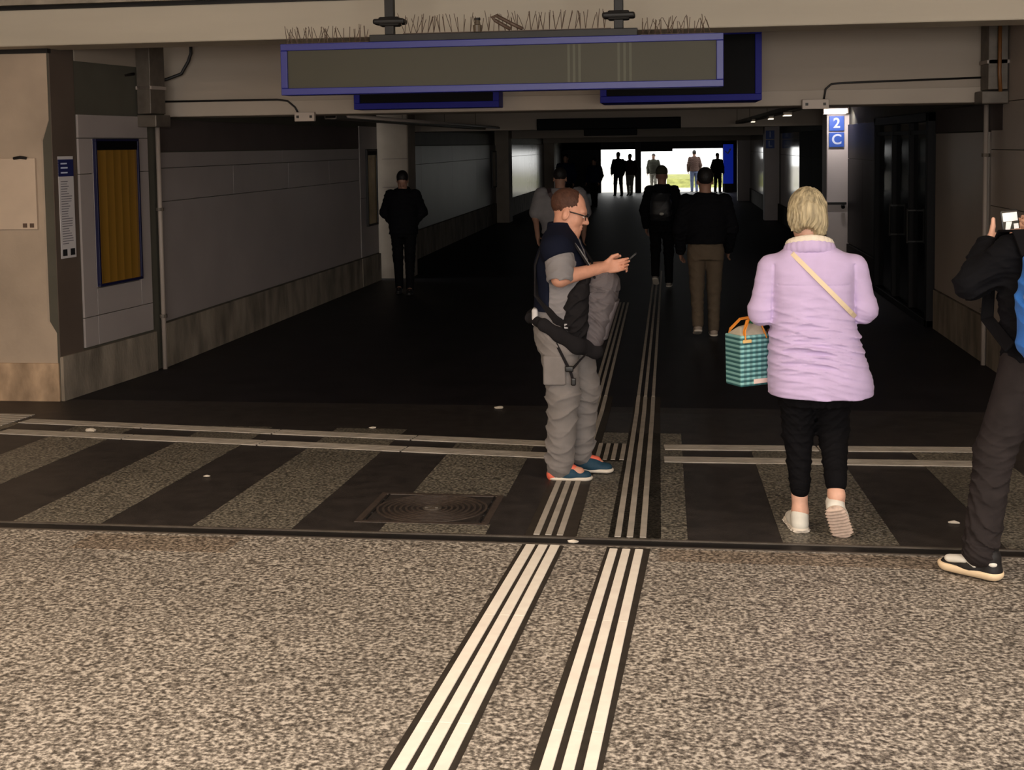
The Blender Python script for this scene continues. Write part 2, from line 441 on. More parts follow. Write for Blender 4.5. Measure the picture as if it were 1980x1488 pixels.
m_patch = terrazzo('terrazzo_stained', (66, 57, 49), (126, 114, 101), (190, 174, 156), 60, .55, .3)
struct(sloped('floor_patch', -2.78, -2.02, 5.36, 5.62, .0015, m_patch, .01))
struct(sloped('floor_patch', -.04, 1.35, 5.44, 5.63, .0015, m_patch, .01))

# tactile guide paths: straight double path through hall and tunnel, cross paths at the tunnel mouth
def rib_mesh(mb, p, q, w0, w1, z0, z1):
    """rib from p to q on the floor, following its slope"""
    p = np.array(p, float); q = np.array(q, float); n = max(1, int(abs(q[1]-p[1])/.9))
    ys = [i/n for i in range(n+1)]
    if p[1] < YB < q[1]: ys = sorted(ys+[(YB-p[1])/(q[1]-p[1])])
    d = (q-p)/np.hypot(*(q-p)); nn = np.array([d[1], -d[0]])
    for t0, t1 in zip(ys, ys[1:]):
        a, b = p+(q-p)*t0, p+(q-p)*t1; wa, wb = (w0+(w1-w0)*t0)/2, (w0+(w1-w0)*t1)/2
        c = [a-nn*wa, a+nn*wa, b+nn*wb, b-nn*wb]
        mb.hexa([(x, y, gz(y)+z0) for x, y in c]+[(x, y, gz(y)+z1) for x, y in c])

def tactile(label, ribs, mat, back=None, w=.036, loc=None, bw=None):
    p0 = loc or ribs[0][0]
    e = empty('tactile_guide_path', label, 'tactile paving', (p0[0], p0[1], gz(p0[1])), 0, 'ribbed guide paths in the floor')
    def off(o): o.location = (-p0[0], -p0[1], -gz(p0[1])); return o
    if back:
        mb = MB(); rib_mesh(mb, back[0], back[1], back[2], back[3], -.01, .002); off(mb.build('backing', m_ribb, e))
    for p, q in ribs:
        mb = MB(); rib_mesh(mb, p, q, w if not bw else bw[0], w if not bw else bw[1], -.005, .0065); off(mb.build('rib', mat, e, bevel=.003))
    return e

def ext(p, q, y): t = (y-p[1])/(q[1]-p[1]); return (p[0]+(q[0]-p[0])*t, y)
hl = [((-.755, 3.3), (-.637, 5.64)), ((-.695, 3.3), (-.578, 5.64)), ((-.636, 3.3), (-.523, 5.64))]
tactile('left one of the two white ribbed guide paths on the pale hall floor', [(ext(p, q, 1.6), q) for p, q in hl], m_ribh,
        (ext((-.697, 3.3), (-.579, 5.64), 1.6), (-.579, 5.645), .21, .196), bw=(.04, .043))
hr = [((-.343, 3.35), (-.25, 5.61)), ((-.283, 3.35), (-.192, 5.61)), ((-.222, 3.35), (-.133, 5.61))]
tactile('right one of the two white ribbed guide paths on the pale hall floor', [(ext(p, q, 1.6), q) for p, q in hr], m_ribh,
        (ext((-.289, 3.35), (-.184, 5.62), 1.6), (-.182, 5.64), .205, .2), bw=(.037, .037))
tactile('ribbed guide path running into the tunnel under the standing man', [((-.629, 5.82), (-.60, 10)), ((-.572, 5.82), (-.552, 10)), ((-.516, 5.82), (-.500, 10))], m_ribt,
        ((-.56, 5.81), (-.54, 10), .25, .2), w=.031)
tactile('continuation of the ribbed guide path beyond the standing man in the dark tunnel', [((-.60, 10.02), (-.60, 16)), ((-.552, 10.02), (-.552, 16)), ((-.500, 10.02), (-.500, 16))], m_ribt, w=.026)
tactile('ribbed guide path into the tunnel, right of the standing man', [((-.24, 5.82), (-.235, 10)), ((-.182, 5.82), (-.179, 10)), ((-.12, 5.82), (-.116, 10))], m_ribt,
        ((-.16, 5.81), (-.16, 10), .25, .2), w=.031)
tactile('far stretch of ribbed guide path behind the walker in black', [((-.235, 10.02), (-.20, 20)), ((-.179, 10.02), (-.145, 20)), ((-.116, 10.02), (-.09, 20))], m_ribt, w=.026)
tactile('short block of four ribs between the two tunnel guide paths', [((x, 7.62), (x, 8.14)) for x in (-.44, -.39, -.34, -.286)], m_ribt, ((-.362, 7.58), (-.362, 8.16), .165, .165), w=.028)
def cross(label, rows, w):
    p0 = rows[0][0]
    e = empty('tactile_guide_path', label, 'tactile paving', (p0[0], p0[1], gz(p0[1])), 0, 'ribbed guide paths in the floor')
    for p, q in rows:
        d = unit((q[0]-p[0], q[1]-p[1], 0)); n = (-d[1], d[0])
        mb = MB()
        L = math.hypot(q[0]-p[0], q[1]-p[1]); N = max(1, round(L/.98))
        for i in range(N):   # moulded lengths laid end to end
            for j in range(4):
                a = -w/2+w/4*j+.004; b = a+w/4-.008
                s0, s1 = L*i/N+.006, L*(i+1)/N-.006
                c = [(p[0]+d[0]*s+n[0]*o, p[1]+d[1]*s+n[1]*o) for s, o in ((s0, a), (s1, a), (s1, b), (s0, b))]
                mb.hexa([(x, y, gz(y)-.005) for x, y in c]+[(x, y, gz(y)+.007) for x, y in c])
        o = mb.build('rib', m_ribt, e, bevel=.002); o.location = (-p0[0], -p0[1], -gz(p0[1]))
cross('double ribbed guide path crossing left to the corner of the concrete wall', [((-4.72, 8.19), (-.70, 7.705)), ((-4.78, 8.62), (-.70, 8.09))], .17)
cross('double ribbed guide path crossing behind the woman in lilac', [((-.03, 7.66), (1.95, 7.71)), ((-.03, 8.05), (1.95, 8.15))], .17)
mb = MB(); e = empty('tactile_guide_path', 'square field of ribs at the far left edge before the concrete wall', 'tactile paving', (-5.05, 8.5, gz(8.5)), 0, 'ribbed guide paths in the floor')
for i in range(9):
    y = 8.19+i*.085; mb.hexa([(x-.0, yy, gz(yy)+z) for z in (-.005, .007) for x, yy in ((-5.5, y), (-4.84, y-.03), (-4.84, y+.025), (-5.5, y+.055))])
o = mb.build('rib', m_ribt, e, bevel=.002); o.location = (5.05, -8.5, -gz(8.5))

# manhole cover
mh = empty('manhole_cover', 'square cast iron manhole cover with round lid set in the dark paving', 'manhole cover', (-1.228, 6.29, gz(6.29)))
mh.rotation_euler = (-math.atan(SL), 0, 0)
mb = MB()
for a, b in (((-.34, -.32), (.34, -.285)), ((-.34, .285), (.34, .32)), ((-.34, -.285), (-.305, .285)), ((.305, -.285), (.34, .285))): mb.box((a[0], a[1], -.03), (b[0], b[1], .004))
mb.box((-.305, -.285, -.03), (.305, .285, -.004)); m_worn = M('worn_iron', (70, 60, 54), .5, .5, .25, 30, .2, 120)
mb.build('frame', m_worn, mh, bevel=.002)
lid = MB().ring((0, 0), .0, .283, -.02, -.004, 64).build('lid', m_iron, mh)
mb = MB()
for r in np.arange(.07, .28, .03): mb.ring((0, 0), r, r+.012, -.006, .005, 64)
mb.build('tread_ring', m_worn, lid)
mb = MB(); mb.ring((0, 0), 0, .05, 0, .006, 32); mb.prism([(-.035, -.02), (0, .03), (.035, -.02), (.02, -.02), (0, .008), (-.02, -.02)], .006, .012); mb.build('emblem', m_zinc, lid)
for sx in (-1, 1):
    mb = MB()
    for i in range(4): mb.box((sx*(.292+i*.0)-.004, -.27+i*.145, -.004), (sx*.292+.004, -.15+i*.145, .004))
    mb.build('grip_slot', m_black, mh)

# litter
for n, (x, y, s, lab) in enumerate(((-4.08, 8.26, .06, 'crumpled white scrap lying between the crossing ribs on the left'), (-.446, 5.70, .032, 'flat white scrap on the threshold channel between the guide paths'),
                                (-1.304, 9.48, .05, 'pale crushed scrap on the dark tunnel floor behind the cross path'), (1.396, 6.25, .035, 'small white scrap on the dark paving beside the right walker'),
                                (-2.693, 6.9, .025, 'tiny scrap on the dark paving between two light bands'), (-2.096, 8.56, .03, 'tiny pale scrap just beyond the crossing ribs'))):
    bm = MB(); k = 9
    ring = [(s*(.6+.4*random.random())*math.cos(6.283*i/k), s*.55*(.6+.4*random.random())*math.sin(6.283*i/k)) for i in range(k)]
    z = [random.uniform(0, s*.25) for _ in ring]
    v = [(a, b, c) for (a, b), c in zip(ring, z)]+[(0, 0, s*.3)]+[(a*.9, b*.9, -.002) for a, b in ring]
    bm.add(v, [(i, (i+1) % k, k) for i in range(k)]+[(k+1+i, k+1+(i+1) % k, (i+1) % k, i) for i in range(k)]+[tuple(range(k+1, 2*k+1))[::-1]])
    o = bm.build('paper_scrap', m_litter); o.location = (x, y, gz(y)+.006); tag(o, lab, 'litter', 'litter on the floor')

# ------------------------------------------------------------------ left wall
A1, B1 = (-4.95, 9.53), (-4.73, 11.04)
A2, B2 = (-4.73, 11.04), (-4.41, 18.7)
def sub(a, b, s0, s1):
    a = np.array(a); b = np.array(b); d = (b-a)/np.hypot(*(b-a)); return tuple(a+d*s0), tuple(a+d*s1)
def on(a, b, s, off=0):
    a = np.array(a); b = np.array(b); d = (b-a)/np.hypot(*(b-a)); n = np.array([d[1], -d[0]]); return tuple(a+d*s+n*off)
def panels(name, a, b, cells, mat, side=-1, t=.02, gap=.006, bevel=.002):
    """cells: (s0, s1, z0, z1) facing panels, joints left open between them"""
    mb = MB()
    for s0, s1, z0, z1 in cells:
        p, q = sub(a, b, s0+gap/2, s1-gap/2); mb.run(p, q, z0+gap/2, z1-gap/2, -.01*side, t*side)
    return struct(mb.build(name, mat, bevel=bevel))

mb = MB()
# hall-side front of the left wall, its corner chamfered between knee and head height
lev = [(-.1, 0), (.56, 0), (.66, .075), (2.14, .075), (2.31, 0), (3.14, 0)]
vs = []
for z, c in lev: vs += [(-12, 9.53, z), (-4.967-c, 9.53, z), (-4.967, 9.53+c*1.0, z), (-4.95, 9.9, z), (-12, 9.9, z)]
fs = []
for i in range(len(lev)-1):
    for k in range(5): fs.append((i*5+k, i*5+(k+1) % 5, (i+1)*5+(k+1) % 5, (i+1)*5+k))
fs += [tuple(range(5))[::-1], tuple(range(25, 30))]
mb.add(vs, fs); struct(mb.build('wall_front', m_conc))
mb = MB(); mb.box((-12, 9.512, -.1), (-4.955, 9.60, .315)); struct(mb.build('baseboard_front', m_plinth, bevel=.006))
mb = MB(); mb.box((-12, 9.5, 2.845), (-4.94, 9.6, 2.88)); struct(mb.build('trim_1', m_black))
mb = MB(); mb.run(A1, B1, -.1, 3.14, 0, .3); mb.run(A2, B2, -.1, 2.7, 0, .3); struct(mb.build('wall_left', m_green))
panels('wall_left_plate', A1, B1, [(.0, .325, .36, 3.11)], m_plate, -1, .006, .002)
panels('wall_left_top', A1, B1, [(.335, 1.50, 2.80, 3.11)], m_lint, -1, .008)
panels('wall_left_facing', A1, B1, [(.335, .53, .385, .64), (.53, 1.40, .385, .64), (.335, .53, .64, 1.858), (1.215, 1.40, .64, 1.858), (.53, 1.215, .64, .875), (.335, 1.40, 2.16, 2.36), (.335, .53, 1.858, 2.16), (1.215, 1.40, 1.858, 2.16), (.53, 1.215, .875, 2.16)], m_panel)
panels('baseboard_left', A1, B1, [(0, 1.44, -.1, .37)], m_basec, -1, .03)
panels('wall_left_facing', A2, B2, [(.08, 6.62, .43, 1.565), (.08, 1.86, 1.565, 1.88), (1.86, 3.6, 1.565, 1.88), (3.6, 5.2, 1.565, 1.88), (5.2, 6.62, 1.565, 1.88), (.08, 3.4, 1.88, 2.03), (3.4, 6.62, 1.88, 2.03)], m_panel)
panels('wall_left_facing', A2, B2, [(6.66, 7.6, .43, 1.30), (6.66, 7.6, 1.30, 2.36)], m_panel)
panels('trim_left_band', A2, B2, [(.06, 6.64, 2.035, 2.34)], m_panelb, -1, .012)
panels('baseboard_left', A2, B2, [(.08, 6.63, -.1, .42), (6.66, 7.66, -.1, .42)], m_basec, -1, .035)
m_dust = m_panelb
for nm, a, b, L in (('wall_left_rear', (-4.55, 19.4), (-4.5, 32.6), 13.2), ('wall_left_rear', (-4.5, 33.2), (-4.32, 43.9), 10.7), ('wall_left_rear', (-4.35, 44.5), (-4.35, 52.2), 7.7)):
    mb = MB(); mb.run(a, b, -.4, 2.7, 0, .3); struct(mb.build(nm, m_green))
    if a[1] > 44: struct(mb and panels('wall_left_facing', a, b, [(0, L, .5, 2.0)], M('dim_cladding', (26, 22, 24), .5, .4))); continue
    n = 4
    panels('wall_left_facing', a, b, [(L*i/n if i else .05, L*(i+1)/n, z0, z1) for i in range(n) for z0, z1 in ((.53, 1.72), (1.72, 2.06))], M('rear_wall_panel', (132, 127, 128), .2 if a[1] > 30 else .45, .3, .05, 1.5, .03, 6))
    panels('trim_left_band', a, b, [(1.0, L-.6, 2.07, 2.34)], m_panelb, -1, .012)
    panels('baseboard_left', a, b, [(.05, L*.4, -.3, .52), (L*.4, L, -.3, .52)], m_basec, -1, .035)
def column(name, x0, x1, y0, y1, mat, z0=-.3, z1=2.7):
    mb = MB(); mb.box((x0, y0, z0), (x1, y1, z1)); return struct(mb.build(name, mat, bevel=.02))
column('column_left', -4.7, -3.97, 18.9, 19.5, m_wcol)
column('column_left', -4.7, -4.13, 32.6, 33.3, m_wcol)
column('column_left', -4.6, -3.95, 43.9, 44.6, m_wcol)
mb = MB()
for z in (1.42, 1.86): mb.box((-4.38, 18.895, z), (-3.975, 18.9, z+.006))
struct(mb.build('trim_column_joint', m_panelb))

# ------------------------------------------------------------------ right wall
AR, BR = (2.90, 9.53), (2.90, 20.6)
mb = MB(); mb.run(AR, (2.90, 11.6), -.2, 3.14, -.3, 0); mb.run((2.90, 11.6), BR, -.2, 2.7, -.3, 0); mb.run((2.90, 20.6), (2.90, 52.2), -.4, 2.7, -.3, 0); struct(mb.build('wall_right', m_green))
m_pr = M('right_panel', (176, 164, 154), .4, .5, .06, 1.5)
panels('wall_right_facing', AR, BR, [(-.4, 2.06, .43, 1.45), (-.4, 2.06, 1.45, 1.95), (-.4, 2.06, 1.95, 2.36), (-.4, 2.06, 2.36, 3.11)], m_pr, 1, .03)
panels('wall_right_facing', AR, BR, [(2.16, 4.36, .43, 2.11)], m_pr, 1, .03)
panels('trim_right_band', AR, BR, [(1.66, 4.36, 2.115, 2.36)], m_panelb, 1, .034)
panels('baseboard_right', AR, BR, [(-.4, 2.08, -.1, .425), (2.14, 4.36, -.1, .425)], m_basec, 1, .045)
panels('wall_right_facing', AR, BR, [(7.9, 9.4, .41, 1.76), (9.4, 10.9, .41, 1.76), (7.9, 10.9, 1.76, 2.3)], m_gloss, 1, .03)
panels('baseboard_right', AR, BR, [(7.9, 10.9, -.1, .40)], M('dark_skirting', (50, 46, 44), .7, .3, .2, 5), 1, .045)
rr = [(.4+i*2.25, .4+(i+1)*2.25, z0, z1) for i in range(13) for z0, z1 in ((.45, 1.72), (1.72, 2.25)) if abs(i-5) > .5]
panels('wall_right_facing', (2.90, 20.6), (2.90, 52), [c for c in rr if c[0] < 7], M('dull_gloss_panel', (26, 24, 25), .75, .05, .1, 2, .015, 3), 1, .03)
panels('wall_right_facing', (2.90, 20.6), (2.90, 52), [c for c in rr if c[0] >= 7], M('rear_gloss_panel', (34, 32, 34), .09, .7, .1, 2, .015, 3), 1, .03)
panels('baseboard_right', (2.90, 20.6), (2.90, 52), [(.4, 31, -.4, .44)], m_basec, 1, .045)
column('column_right', 2.55, 2.95, 20.5, 21.1, m_wcol2)
column('column_right', 2.52, 2.95, 32.9, 33.4, m_wcol2)
column('column_right', 2.45, 2.95, 43.9, 44.4, m_wcol2)
# shop front in the right wall
sh = empty('shop_front', 'dark glazed shop front in the right tunnel wall', 'shop front', (2.87, 15.65, 0))
def shp(mb, y0, y1, z0, z1, d0, d1): return mb.box((-d1, y0-15.65, z0), (-d0, y1-15.65, z1))
mb = MB()
for y in (13.92, 17.32): shp(mb, y, y+.1, 0, 2.34, -.03, .08)
shp(mb, 13.92, 17.42, 2.24, 2.34, -.03, .08); shp(mb, 13.92, 17.42, 0, .08, -.03, .08); mb.build('frame', m_frame, sh, bevel=.006)
for y in (15.0, 16.1): mb = MB(); shp(mb, y-.035, y+.035, .08, 2.24, -.01, .07); mb.build('mullion', m_frame, sh, bevel=.006)
mb = MB(); shp(mb, 14.02, 17.32, 2.10, 2.15, -.01, .065); mb.build('transom', m_frame, sh, bevel=.004)
mb = MB(); shp(mb, 14.02, 17.32, .08, 2.24, -.02, .02); mb.build('glass', m_glass, sh)
for y, z in ((14.85, 1.05), (16.0, 1.05)): mb = MB(); mb.tube([(-.11, y-15.65, z-.2), (-.11, y-15.65, z+.2)], .014, 10); mb.box((-.11, y-15.66, z-.19), (-.02, y-15.64, z-.17)); mb.box((-.11, y-15.66, z+.17), (-.02, y-15.64, z+.19)); mb.build('handle', m_black, sh)

# ------------------------------------------------------------------ beams, ceiling, hall shell
mb = MB(); mb.box((-12, 9.25, 2.88), (9, 9.7, 3.165)); struct(mb.build('beam_front', m_beam, bevel=.012))
mb = MB(); mb.box((-12, 9.32, 3.165), (9, 9.7, 3.2)); mb.box((-12, 9.23, 3.16), (9, 9.30, 3.172)); struct(mb.build('trim_2', m_black))
mb = MB(); mb.box((-12, 9.24, 3.2), (9, 9.7, 4.0)); struct(mb.build('wall_above_beam', m_grime))
mb = MB(); mb.box((-12, 9.7, 3.12), (9, 11.9, 3.3)); struct(mb.build('ceiling_mouth', m_lint))
mb = MB(); mb.box((-4.95, 11.3, 2.36), (3.1, 11.9, 3.14)); struct(mb.build('beam_lintel', m_lint, bevel=.01))
mb = MB(); mb.box((-4.72, 11.285, 2.365), (2.88, 11.3, 2.495)); struct(mb.build('trim_lintel', M('lintel_strip', (172, 160, 148), .7, .3, .06, 1), bevel=.003))
mb = MB(); mb.box((-5.2, 11.9, 2.62), (3.1, 52.4, 2.9)); struct(mb.build('ceiling_tunnel', m_ceil))
for y, z0, dp in ((22, 2.31, .5), (33.5, 2.22, .6), (43.8, 2.1, .7)):
    mb = MB(); mb.box((-4.75, y, z0), (2.95, y+dp, 2.65)); struct(mb.build('beam_tunnel', m_lint, bevel=.01))
mb = MB(); mb.box((-12, -9, 3.7), (9, 9.25, 3.9)); struct(mb.build('ceiling_hall', m_beam))
mb = MB(); mb.box((-12.2, -9, -.2), (-12, 9.9, 4)); struct(mb.build('wall_hall_left', m_conc))
mb = MB(); mb.box((9, -9, -.2), (9.2, 9.9, 4)); struct(mb.build('wall_hall_right', m_conc))
mb = MB(); mb.box((2.9, 9.53, -.1), (9, 9.9, 3.14)); struct(mb.build('wall_front', m_conc))
mb = MB(); mb.box((-12, -9.2, .5), (9, -9, 3.9)); struct(mb.build('wall_hall_back', m_conc))

# ------------------------------------------------------------------ far exit
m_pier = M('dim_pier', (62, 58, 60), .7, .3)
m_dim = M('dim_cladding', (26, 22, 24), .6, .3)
def ebox(name, a, b, m): mb = MB(); mb.box(a, b); return struct(mb.build(name, m))
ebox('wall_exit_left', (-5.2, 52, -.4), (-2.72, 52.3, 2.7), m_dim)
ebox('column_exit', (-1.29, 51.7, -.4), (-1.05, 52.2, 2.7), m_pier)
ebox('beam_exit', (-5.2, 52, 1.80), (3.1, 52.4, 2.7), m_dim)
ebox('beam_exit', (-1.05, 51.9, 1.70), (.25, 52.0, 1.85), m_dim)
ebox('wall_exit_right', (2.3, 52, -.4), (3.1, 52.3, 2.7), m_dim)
mb = MB(); mb.box((-40, 52.4, -.5), (40, 110, -.1)); struct(mb.build('ground_outside', M('pale_paving', (170, 165, 155), .8, .3, .1, 1)))
mb = MB(); n = 14
for i in range(n):
    x0, x1 = .0+i*.3, .3+i*.3
    mb.hexa([(x0, 60, -.1), (x1, 60, -.1), (x1, 66, -.1), (x0, 66, -.1), (x0, 61, .30+.03*math.sin(i*2)), (x1, 61, .30+.03*math.sin(i*2+2)), (x1, 65, .42), (x0, 65, .42)])
o = mb.build('grass_bank', M('grass', (132, 134, 74), .9, .2, .3, 4, .4, 30)); o['kind'] = 'stuff'; tag(o, 'olive green grass bank outside the tunnel exit', 'grass')
mb = MB(); mb.box((-.2, -.04, 0), (.2, .04, 1.6)); bn = mb.build('banner_stand', emit_mat('banner_glow', (14, 36, 150), .5), bevel=.01); bn.location = (2.49, 51.4, .36)  # glow added to the banner so that it reads bright blue
tag(bn, 'tall blue banner panel at the right side of the far exit', 'banner')
mb = MB(); mb.box((-.16, -.03, -.36), (.16, .03, 0)); mb.build('base', m_pier, bn)
mb = MB()
mb.ribbon([(-.12, -.045, 1.32), (-.02, -.045, 1.22), (.1, -.045, 1.42)], (0, 0, 1), .06, .006); mb.build('emblem', m_white, bn)

# ------------------------------------------------------------------ services
def thing_mesh(mb, name, mat, label, cat, group=None, **k): return tag(mb.build(name, mat, **k), label, cat, group)
d0 = on(A1, B1, 1.245, .02); d1 = on(A1, B1, 1.495, .02)
def duct(name, p, q, z0, z1, dep, sd, label):
    mb = MB(); mb.run(p, q, z0+.12, z1, .0, sd*dep)
    e = empty(name, label, 'cable duct', ((p[0]+q[0])/2, (p[1]+q[1])/2, z0)); o = mb.build('casing', m_zinc, e, bevel=.006)
    mb = MB(); mb.run(p, q, z0, z0+.11, -.01*sd, sd*(dep+.05)); o2 = mb.build('end_cap', m_zinc, e, bevel=.01)
    mb = MB(); mb.run(p, q, z0+.34, z0+.37, -.01*sd, sd*(dep+.012)); o3 = mb.build('clamp', m_pipe, e)
    for o in (o, o2, o3): o.location = tuple(-v for v in e.location)
    return e
duct('cable_duct', d0, d1, 2.26, 3.11, .14, -1, 'zinc cable duct on the left wall above the white pipe')
duct('cable_duct', (2.86, 11.02), (2.86, 11.285), 2.34, 3.11, .16, 1, 'zinc cable duct on the right wall under the front beam')
def pipe(label, pts, r, mat, name='pipe', cat='pipe', group=None, clips=()):
    o = MB().tube(pts, r, 10).build(name, mat, smooth=True); tag(o, label, cat, group)
    for c in clips: MB().tube([(c[0], c[1], c[2]-.015), (c[0], c[1], c[2]+.015)], r*1.7, 10).build('clip', m_zinc, o)
    return o
px, py = on(A1, B1, 1.515, .055)
pipe('pale vertical pipe on the left wall beside the yellow poster', [(px, py, 0), (px, py, 2.28)], .022, m_pipe, clips=[(px, py, .5), (px, py, 1.5)])
pipe('pale vertical pipe on the right wall behind the raised phone', [(2.835, 11.63, 0), (2.835, 11.63, 2.36)], .022, m_pipe, clips=[(2.835, 11.63, .5), (2.835, 11.63, 1.9)])
pipe('thin conduit along the lintel from the left duct to its junction box', [(-4.70, 11.27, 2.507), (-3.6, 11.27, 2.505), (-3.5, 11.27, 2.49), (-3.43, 11.27, 2.43), (-3.40, 11.265, 2.375)], .009, m_black, 'conduit', 'conduit')
pipe('thin conduit along the lintel from the right duct to its junction box', [(2.74, 11.27, 2.575), (1.55, 11.27, 2.553), (1.44, 11.27, 2.545), (1.39, 11.27, 2.50), (1.375, 11.265, 2.41)], .009, m_black, 'conduit', 'conduit')
pipe('black cable looping from the left duct up to the front beam', [(-4.73, 11.1, 2.68), (-4.62, 11.15, 2.71), (-4.5, 11.2, 2.76), (-4.43, 11.2, 2.87), (-4.40, 11.2, 2.95), (-4.40, 11.2, 3.12)], .016, m_black, 'cable', 'cable')
pipe('short black cable hanging beside the left duct', [(-4.72, 11.08, 2.72), (-4.66, 11.1, 2.78), (-4.66, 11.1, 3.12)], .012, m_black, 'cable', 'cable')
pipe('black cable left of the left duct under the ceiling', [(-4.83, 10.55, 3.12), (-4.83, 10.55, 2.88), (-4.83, 10.56, 2.76), (-4.80, 10.62, 2.72), (-4.77, 10.75, 2.74)], .014, m_black, 'cable', 'cable')
pipe('orange capped cable beside the right duct', [(2.78, 10.98, 3.12), (2.78, 10.98, 2.6), (2.79, 10.98, 2.44)], .016, M('cable_orange', (120, 78, 40), .5), 'cable', 'cable')
def jbox(label, c, w, h):
    o = MB().box((c[0]-w/2, c[1]-.03, c[2]-h/2), (c[0]+w/2, c[1]+.03, c[2]+h/2)).build('junction_box', m_box, bevel=.006); tag(o, label, 'junction box')
    for sx in (-1, 1): MB().box((c[0]+sx*w*.33-.012, c[1]-.034, c[2]-.012), (c[0]+sx*w*.33+.012, c[1]-.029, c[2]+.012)).build('screw_cap', m_black, o)
jbox('white junction box under the left end of the lintel', (-3.33, 11.25, 2.34), .19, .085)
jbox('white junction box under the right end of the lintel', (1.30, 11.25, 2.37), .23, .085)
def tray(label, pts, w, mat):
    e = MB()
    for p, q in zip(pts, pts[1:]):
        a, b = np.array(p[:2]), np.array(q[:2]); e.run(a, b, p[2], p[2]+.012, -w/2, w/2); e.run(a, b, p[2], p[2]+.05, w/2-.008, w/2); e.run(a, b, p[2], p[2]+.05, -w/2, -w/2+.008)
    o = tag(e.build('cable_tray', mat), label, 'cable tray')
    for t in (.06, .36, .66, .96):
        q = np.array(pts[0])+(np.array(pts[1])-np.array(pts[0]))*t; MB().tube([(q[0]-w/2, q[1], q[2]+.03), (q[0]-w/2, q[1], 2.625)], .005, 6).build('hanger_rod', m_zinc, o)
    return o
tray('long metal cable tray under the left side of the tunnel ceiling', [(-3.28, 11.95, 2.33), (-3.25, 21.95, 2.33)], .12, m_zinc)
tray('metal cable tray under the right side of the tunnel ceiling', [(1.3, 11.95, 2.36), (1.25, 21.95, 2.36)], .12, m_zinc)
pipe('thin pipe beside the left cable tray', [(-3.1, 11.95, 2.36), (-2.95, 21.95, 2.36)], .02, m_pipe)
m_glint = emit_mat('glint_glow', (255, 236, 205), 2.5)  # glow for blocks added where bright glints show on the metal conduit
for i, (x, y, s) in enumerate(((1.24, 13.2, .05), (1.22, 15.0, .035), (1.15, 17.0, .03))):
    o = MB().box((x-s, y-.09, 2.315), (x+s, y+.09, 2.356)).build('tray_glint', m_zinc, bevel=.01)
    tag(o, ('largest and nearest of three glowing stand-ins for glints on the right cable tray', 'middle one of three glowing stand-ins for glints on the right cable tray', 'farthest of three glowing stand-ins for glints on the right cable tray')[i], 'lamp', 'glowing stand-ins for glints on the right cable tray')
    MB().box((x-s*.75, y-.10, 2.308), (x+s*.75, y+.07, 2.318)).build('lens', m_glint, o)  # glowing underside that paints the glint, not a lamp lens

# ------------------------------------------------------------------ signs
def framed(name, label, x0, x1, z0, z1, y, dep, fr, mfr, msc, loc):
    e = empty(name, label, 'display sign', loc)
    L = lambda o: (setattr(o, 'location', tuple(-v for v in loc)), o)[1]
    mb = MB(); mb.box((x0, y+.03, z0), (x1, y+dep, z1)); L(mb.build('housing', mfr, e, bevel=.006))
    mb = MB()
    mb.box((x0, y, z0), (x1, y+.035, z0+fr)); mb.box((x0, y, z1-fr), (x1, y+.035, z1)); mb.box((x0, y, z0+fr), (x0+fr, y+.035, z1-fr)); mb.box((x1-fr, y, z0+fr), (x1, y+.035, z1-fr))
    L(mb.build('frame', mfr, e, bevel=.004))
    mb = MB(); mb.box((x0+fr, y+.018, z0+fr), (x1-fr, y+.032, z1-fr)); L(mb.build('screen', msc, e))
    return e, L
SY = 8.0
hs, L = framed('hanging_display', 'long blue framed display with unlit screen hanging in front of the beam', -2.527, .360, 2.40, 2.737, SY, .16, .045, m_blue, m_screen, (-1.08, SY, 2.40))
mb = MB(); mb.box((-1.93, SY+.03, 2.737), (-.18, SY+.13, 2.785)); L(mb.build('rail', m_black, hs, bevel=.004))
for x in (-1.80, -.30):
    mb = MB(); mb.box((x-.03, SY+.05, 2.785), (x+.03, SY+.11, 3.7)); h = L(mb.build('hanger', m_black, hs, bevel=.004))
    mb = MB(); mb.box((x-.105, SY+.02, 2.852), (x+.105, SY+.14, 2.888)); mb.box((x-.07, SY+.03, 2.84), (x+.07, SY+.13, 2.90)); mb.build('flange', m_black, h, bevel=.012)
m_film = M('pale_film', (92, 92, 80), .5, .2)
for x in (-.62, -.585, -.55, -.30, -.262, -.225): L(MB().box((x-.008, SY+.0165, 2.447), (x+.008, SY+.0178, 2.69)).build('film_strip', m_film, hs))
def spikes(label, x0, x1, step, zb, hh, seed, base):
    rs = random.Random(seed); mb = MB(); x = x0
    mb.box((x0-.01, SY+.06, zb-.003), (x1+.01, SY+.09, zb+.004))
    while x < x1:
        for dy in (-.05, 0, .05):
            if rs.random() < .12: continue
            l = hh*rs.uniform(.75, 1.1); lx = rs.uniform(-.03, .03)+base*rs.uniform(-1, 1)
            mb.tube([(x, SY+.075, zb), (x+lx, SY+.075+dy, zb+l)], .0022, 5)
        x += step*rs.uniform(.8, 1.2)
    return tag(mb.build('bird_spikes', m_spike), label, 'bird spikes', 'bird spikes on the hanging display')
spikes('wire bird spikes on the left end of the hanging display', -2.50, -1.95, .035, 2.74, .11, 1, .03)
spikes('wire bird spikes along the black rail between the two hangers', -1.70, -.36, .04, 2.788, .12, 2, .012)
spikes('wire bird spikes on the right end of the hanging display', -.15, .30, .035, 2.74, .11, 3, .05)
o = MB().tube([(-1.215, SY+.06, 2.787), (-1.215, SY+.06, 2.83), (-1.215, SY+.06, 2.835), (-1.215, SY+.06, 2.862)], [.026, .03, .02, .016], 12).build('plastic_bottle', M('grimy_plastic', (96, 84, 70), .4)); tag(o, 'small grimy bottle standing on the black rail of the display', 'bottle')
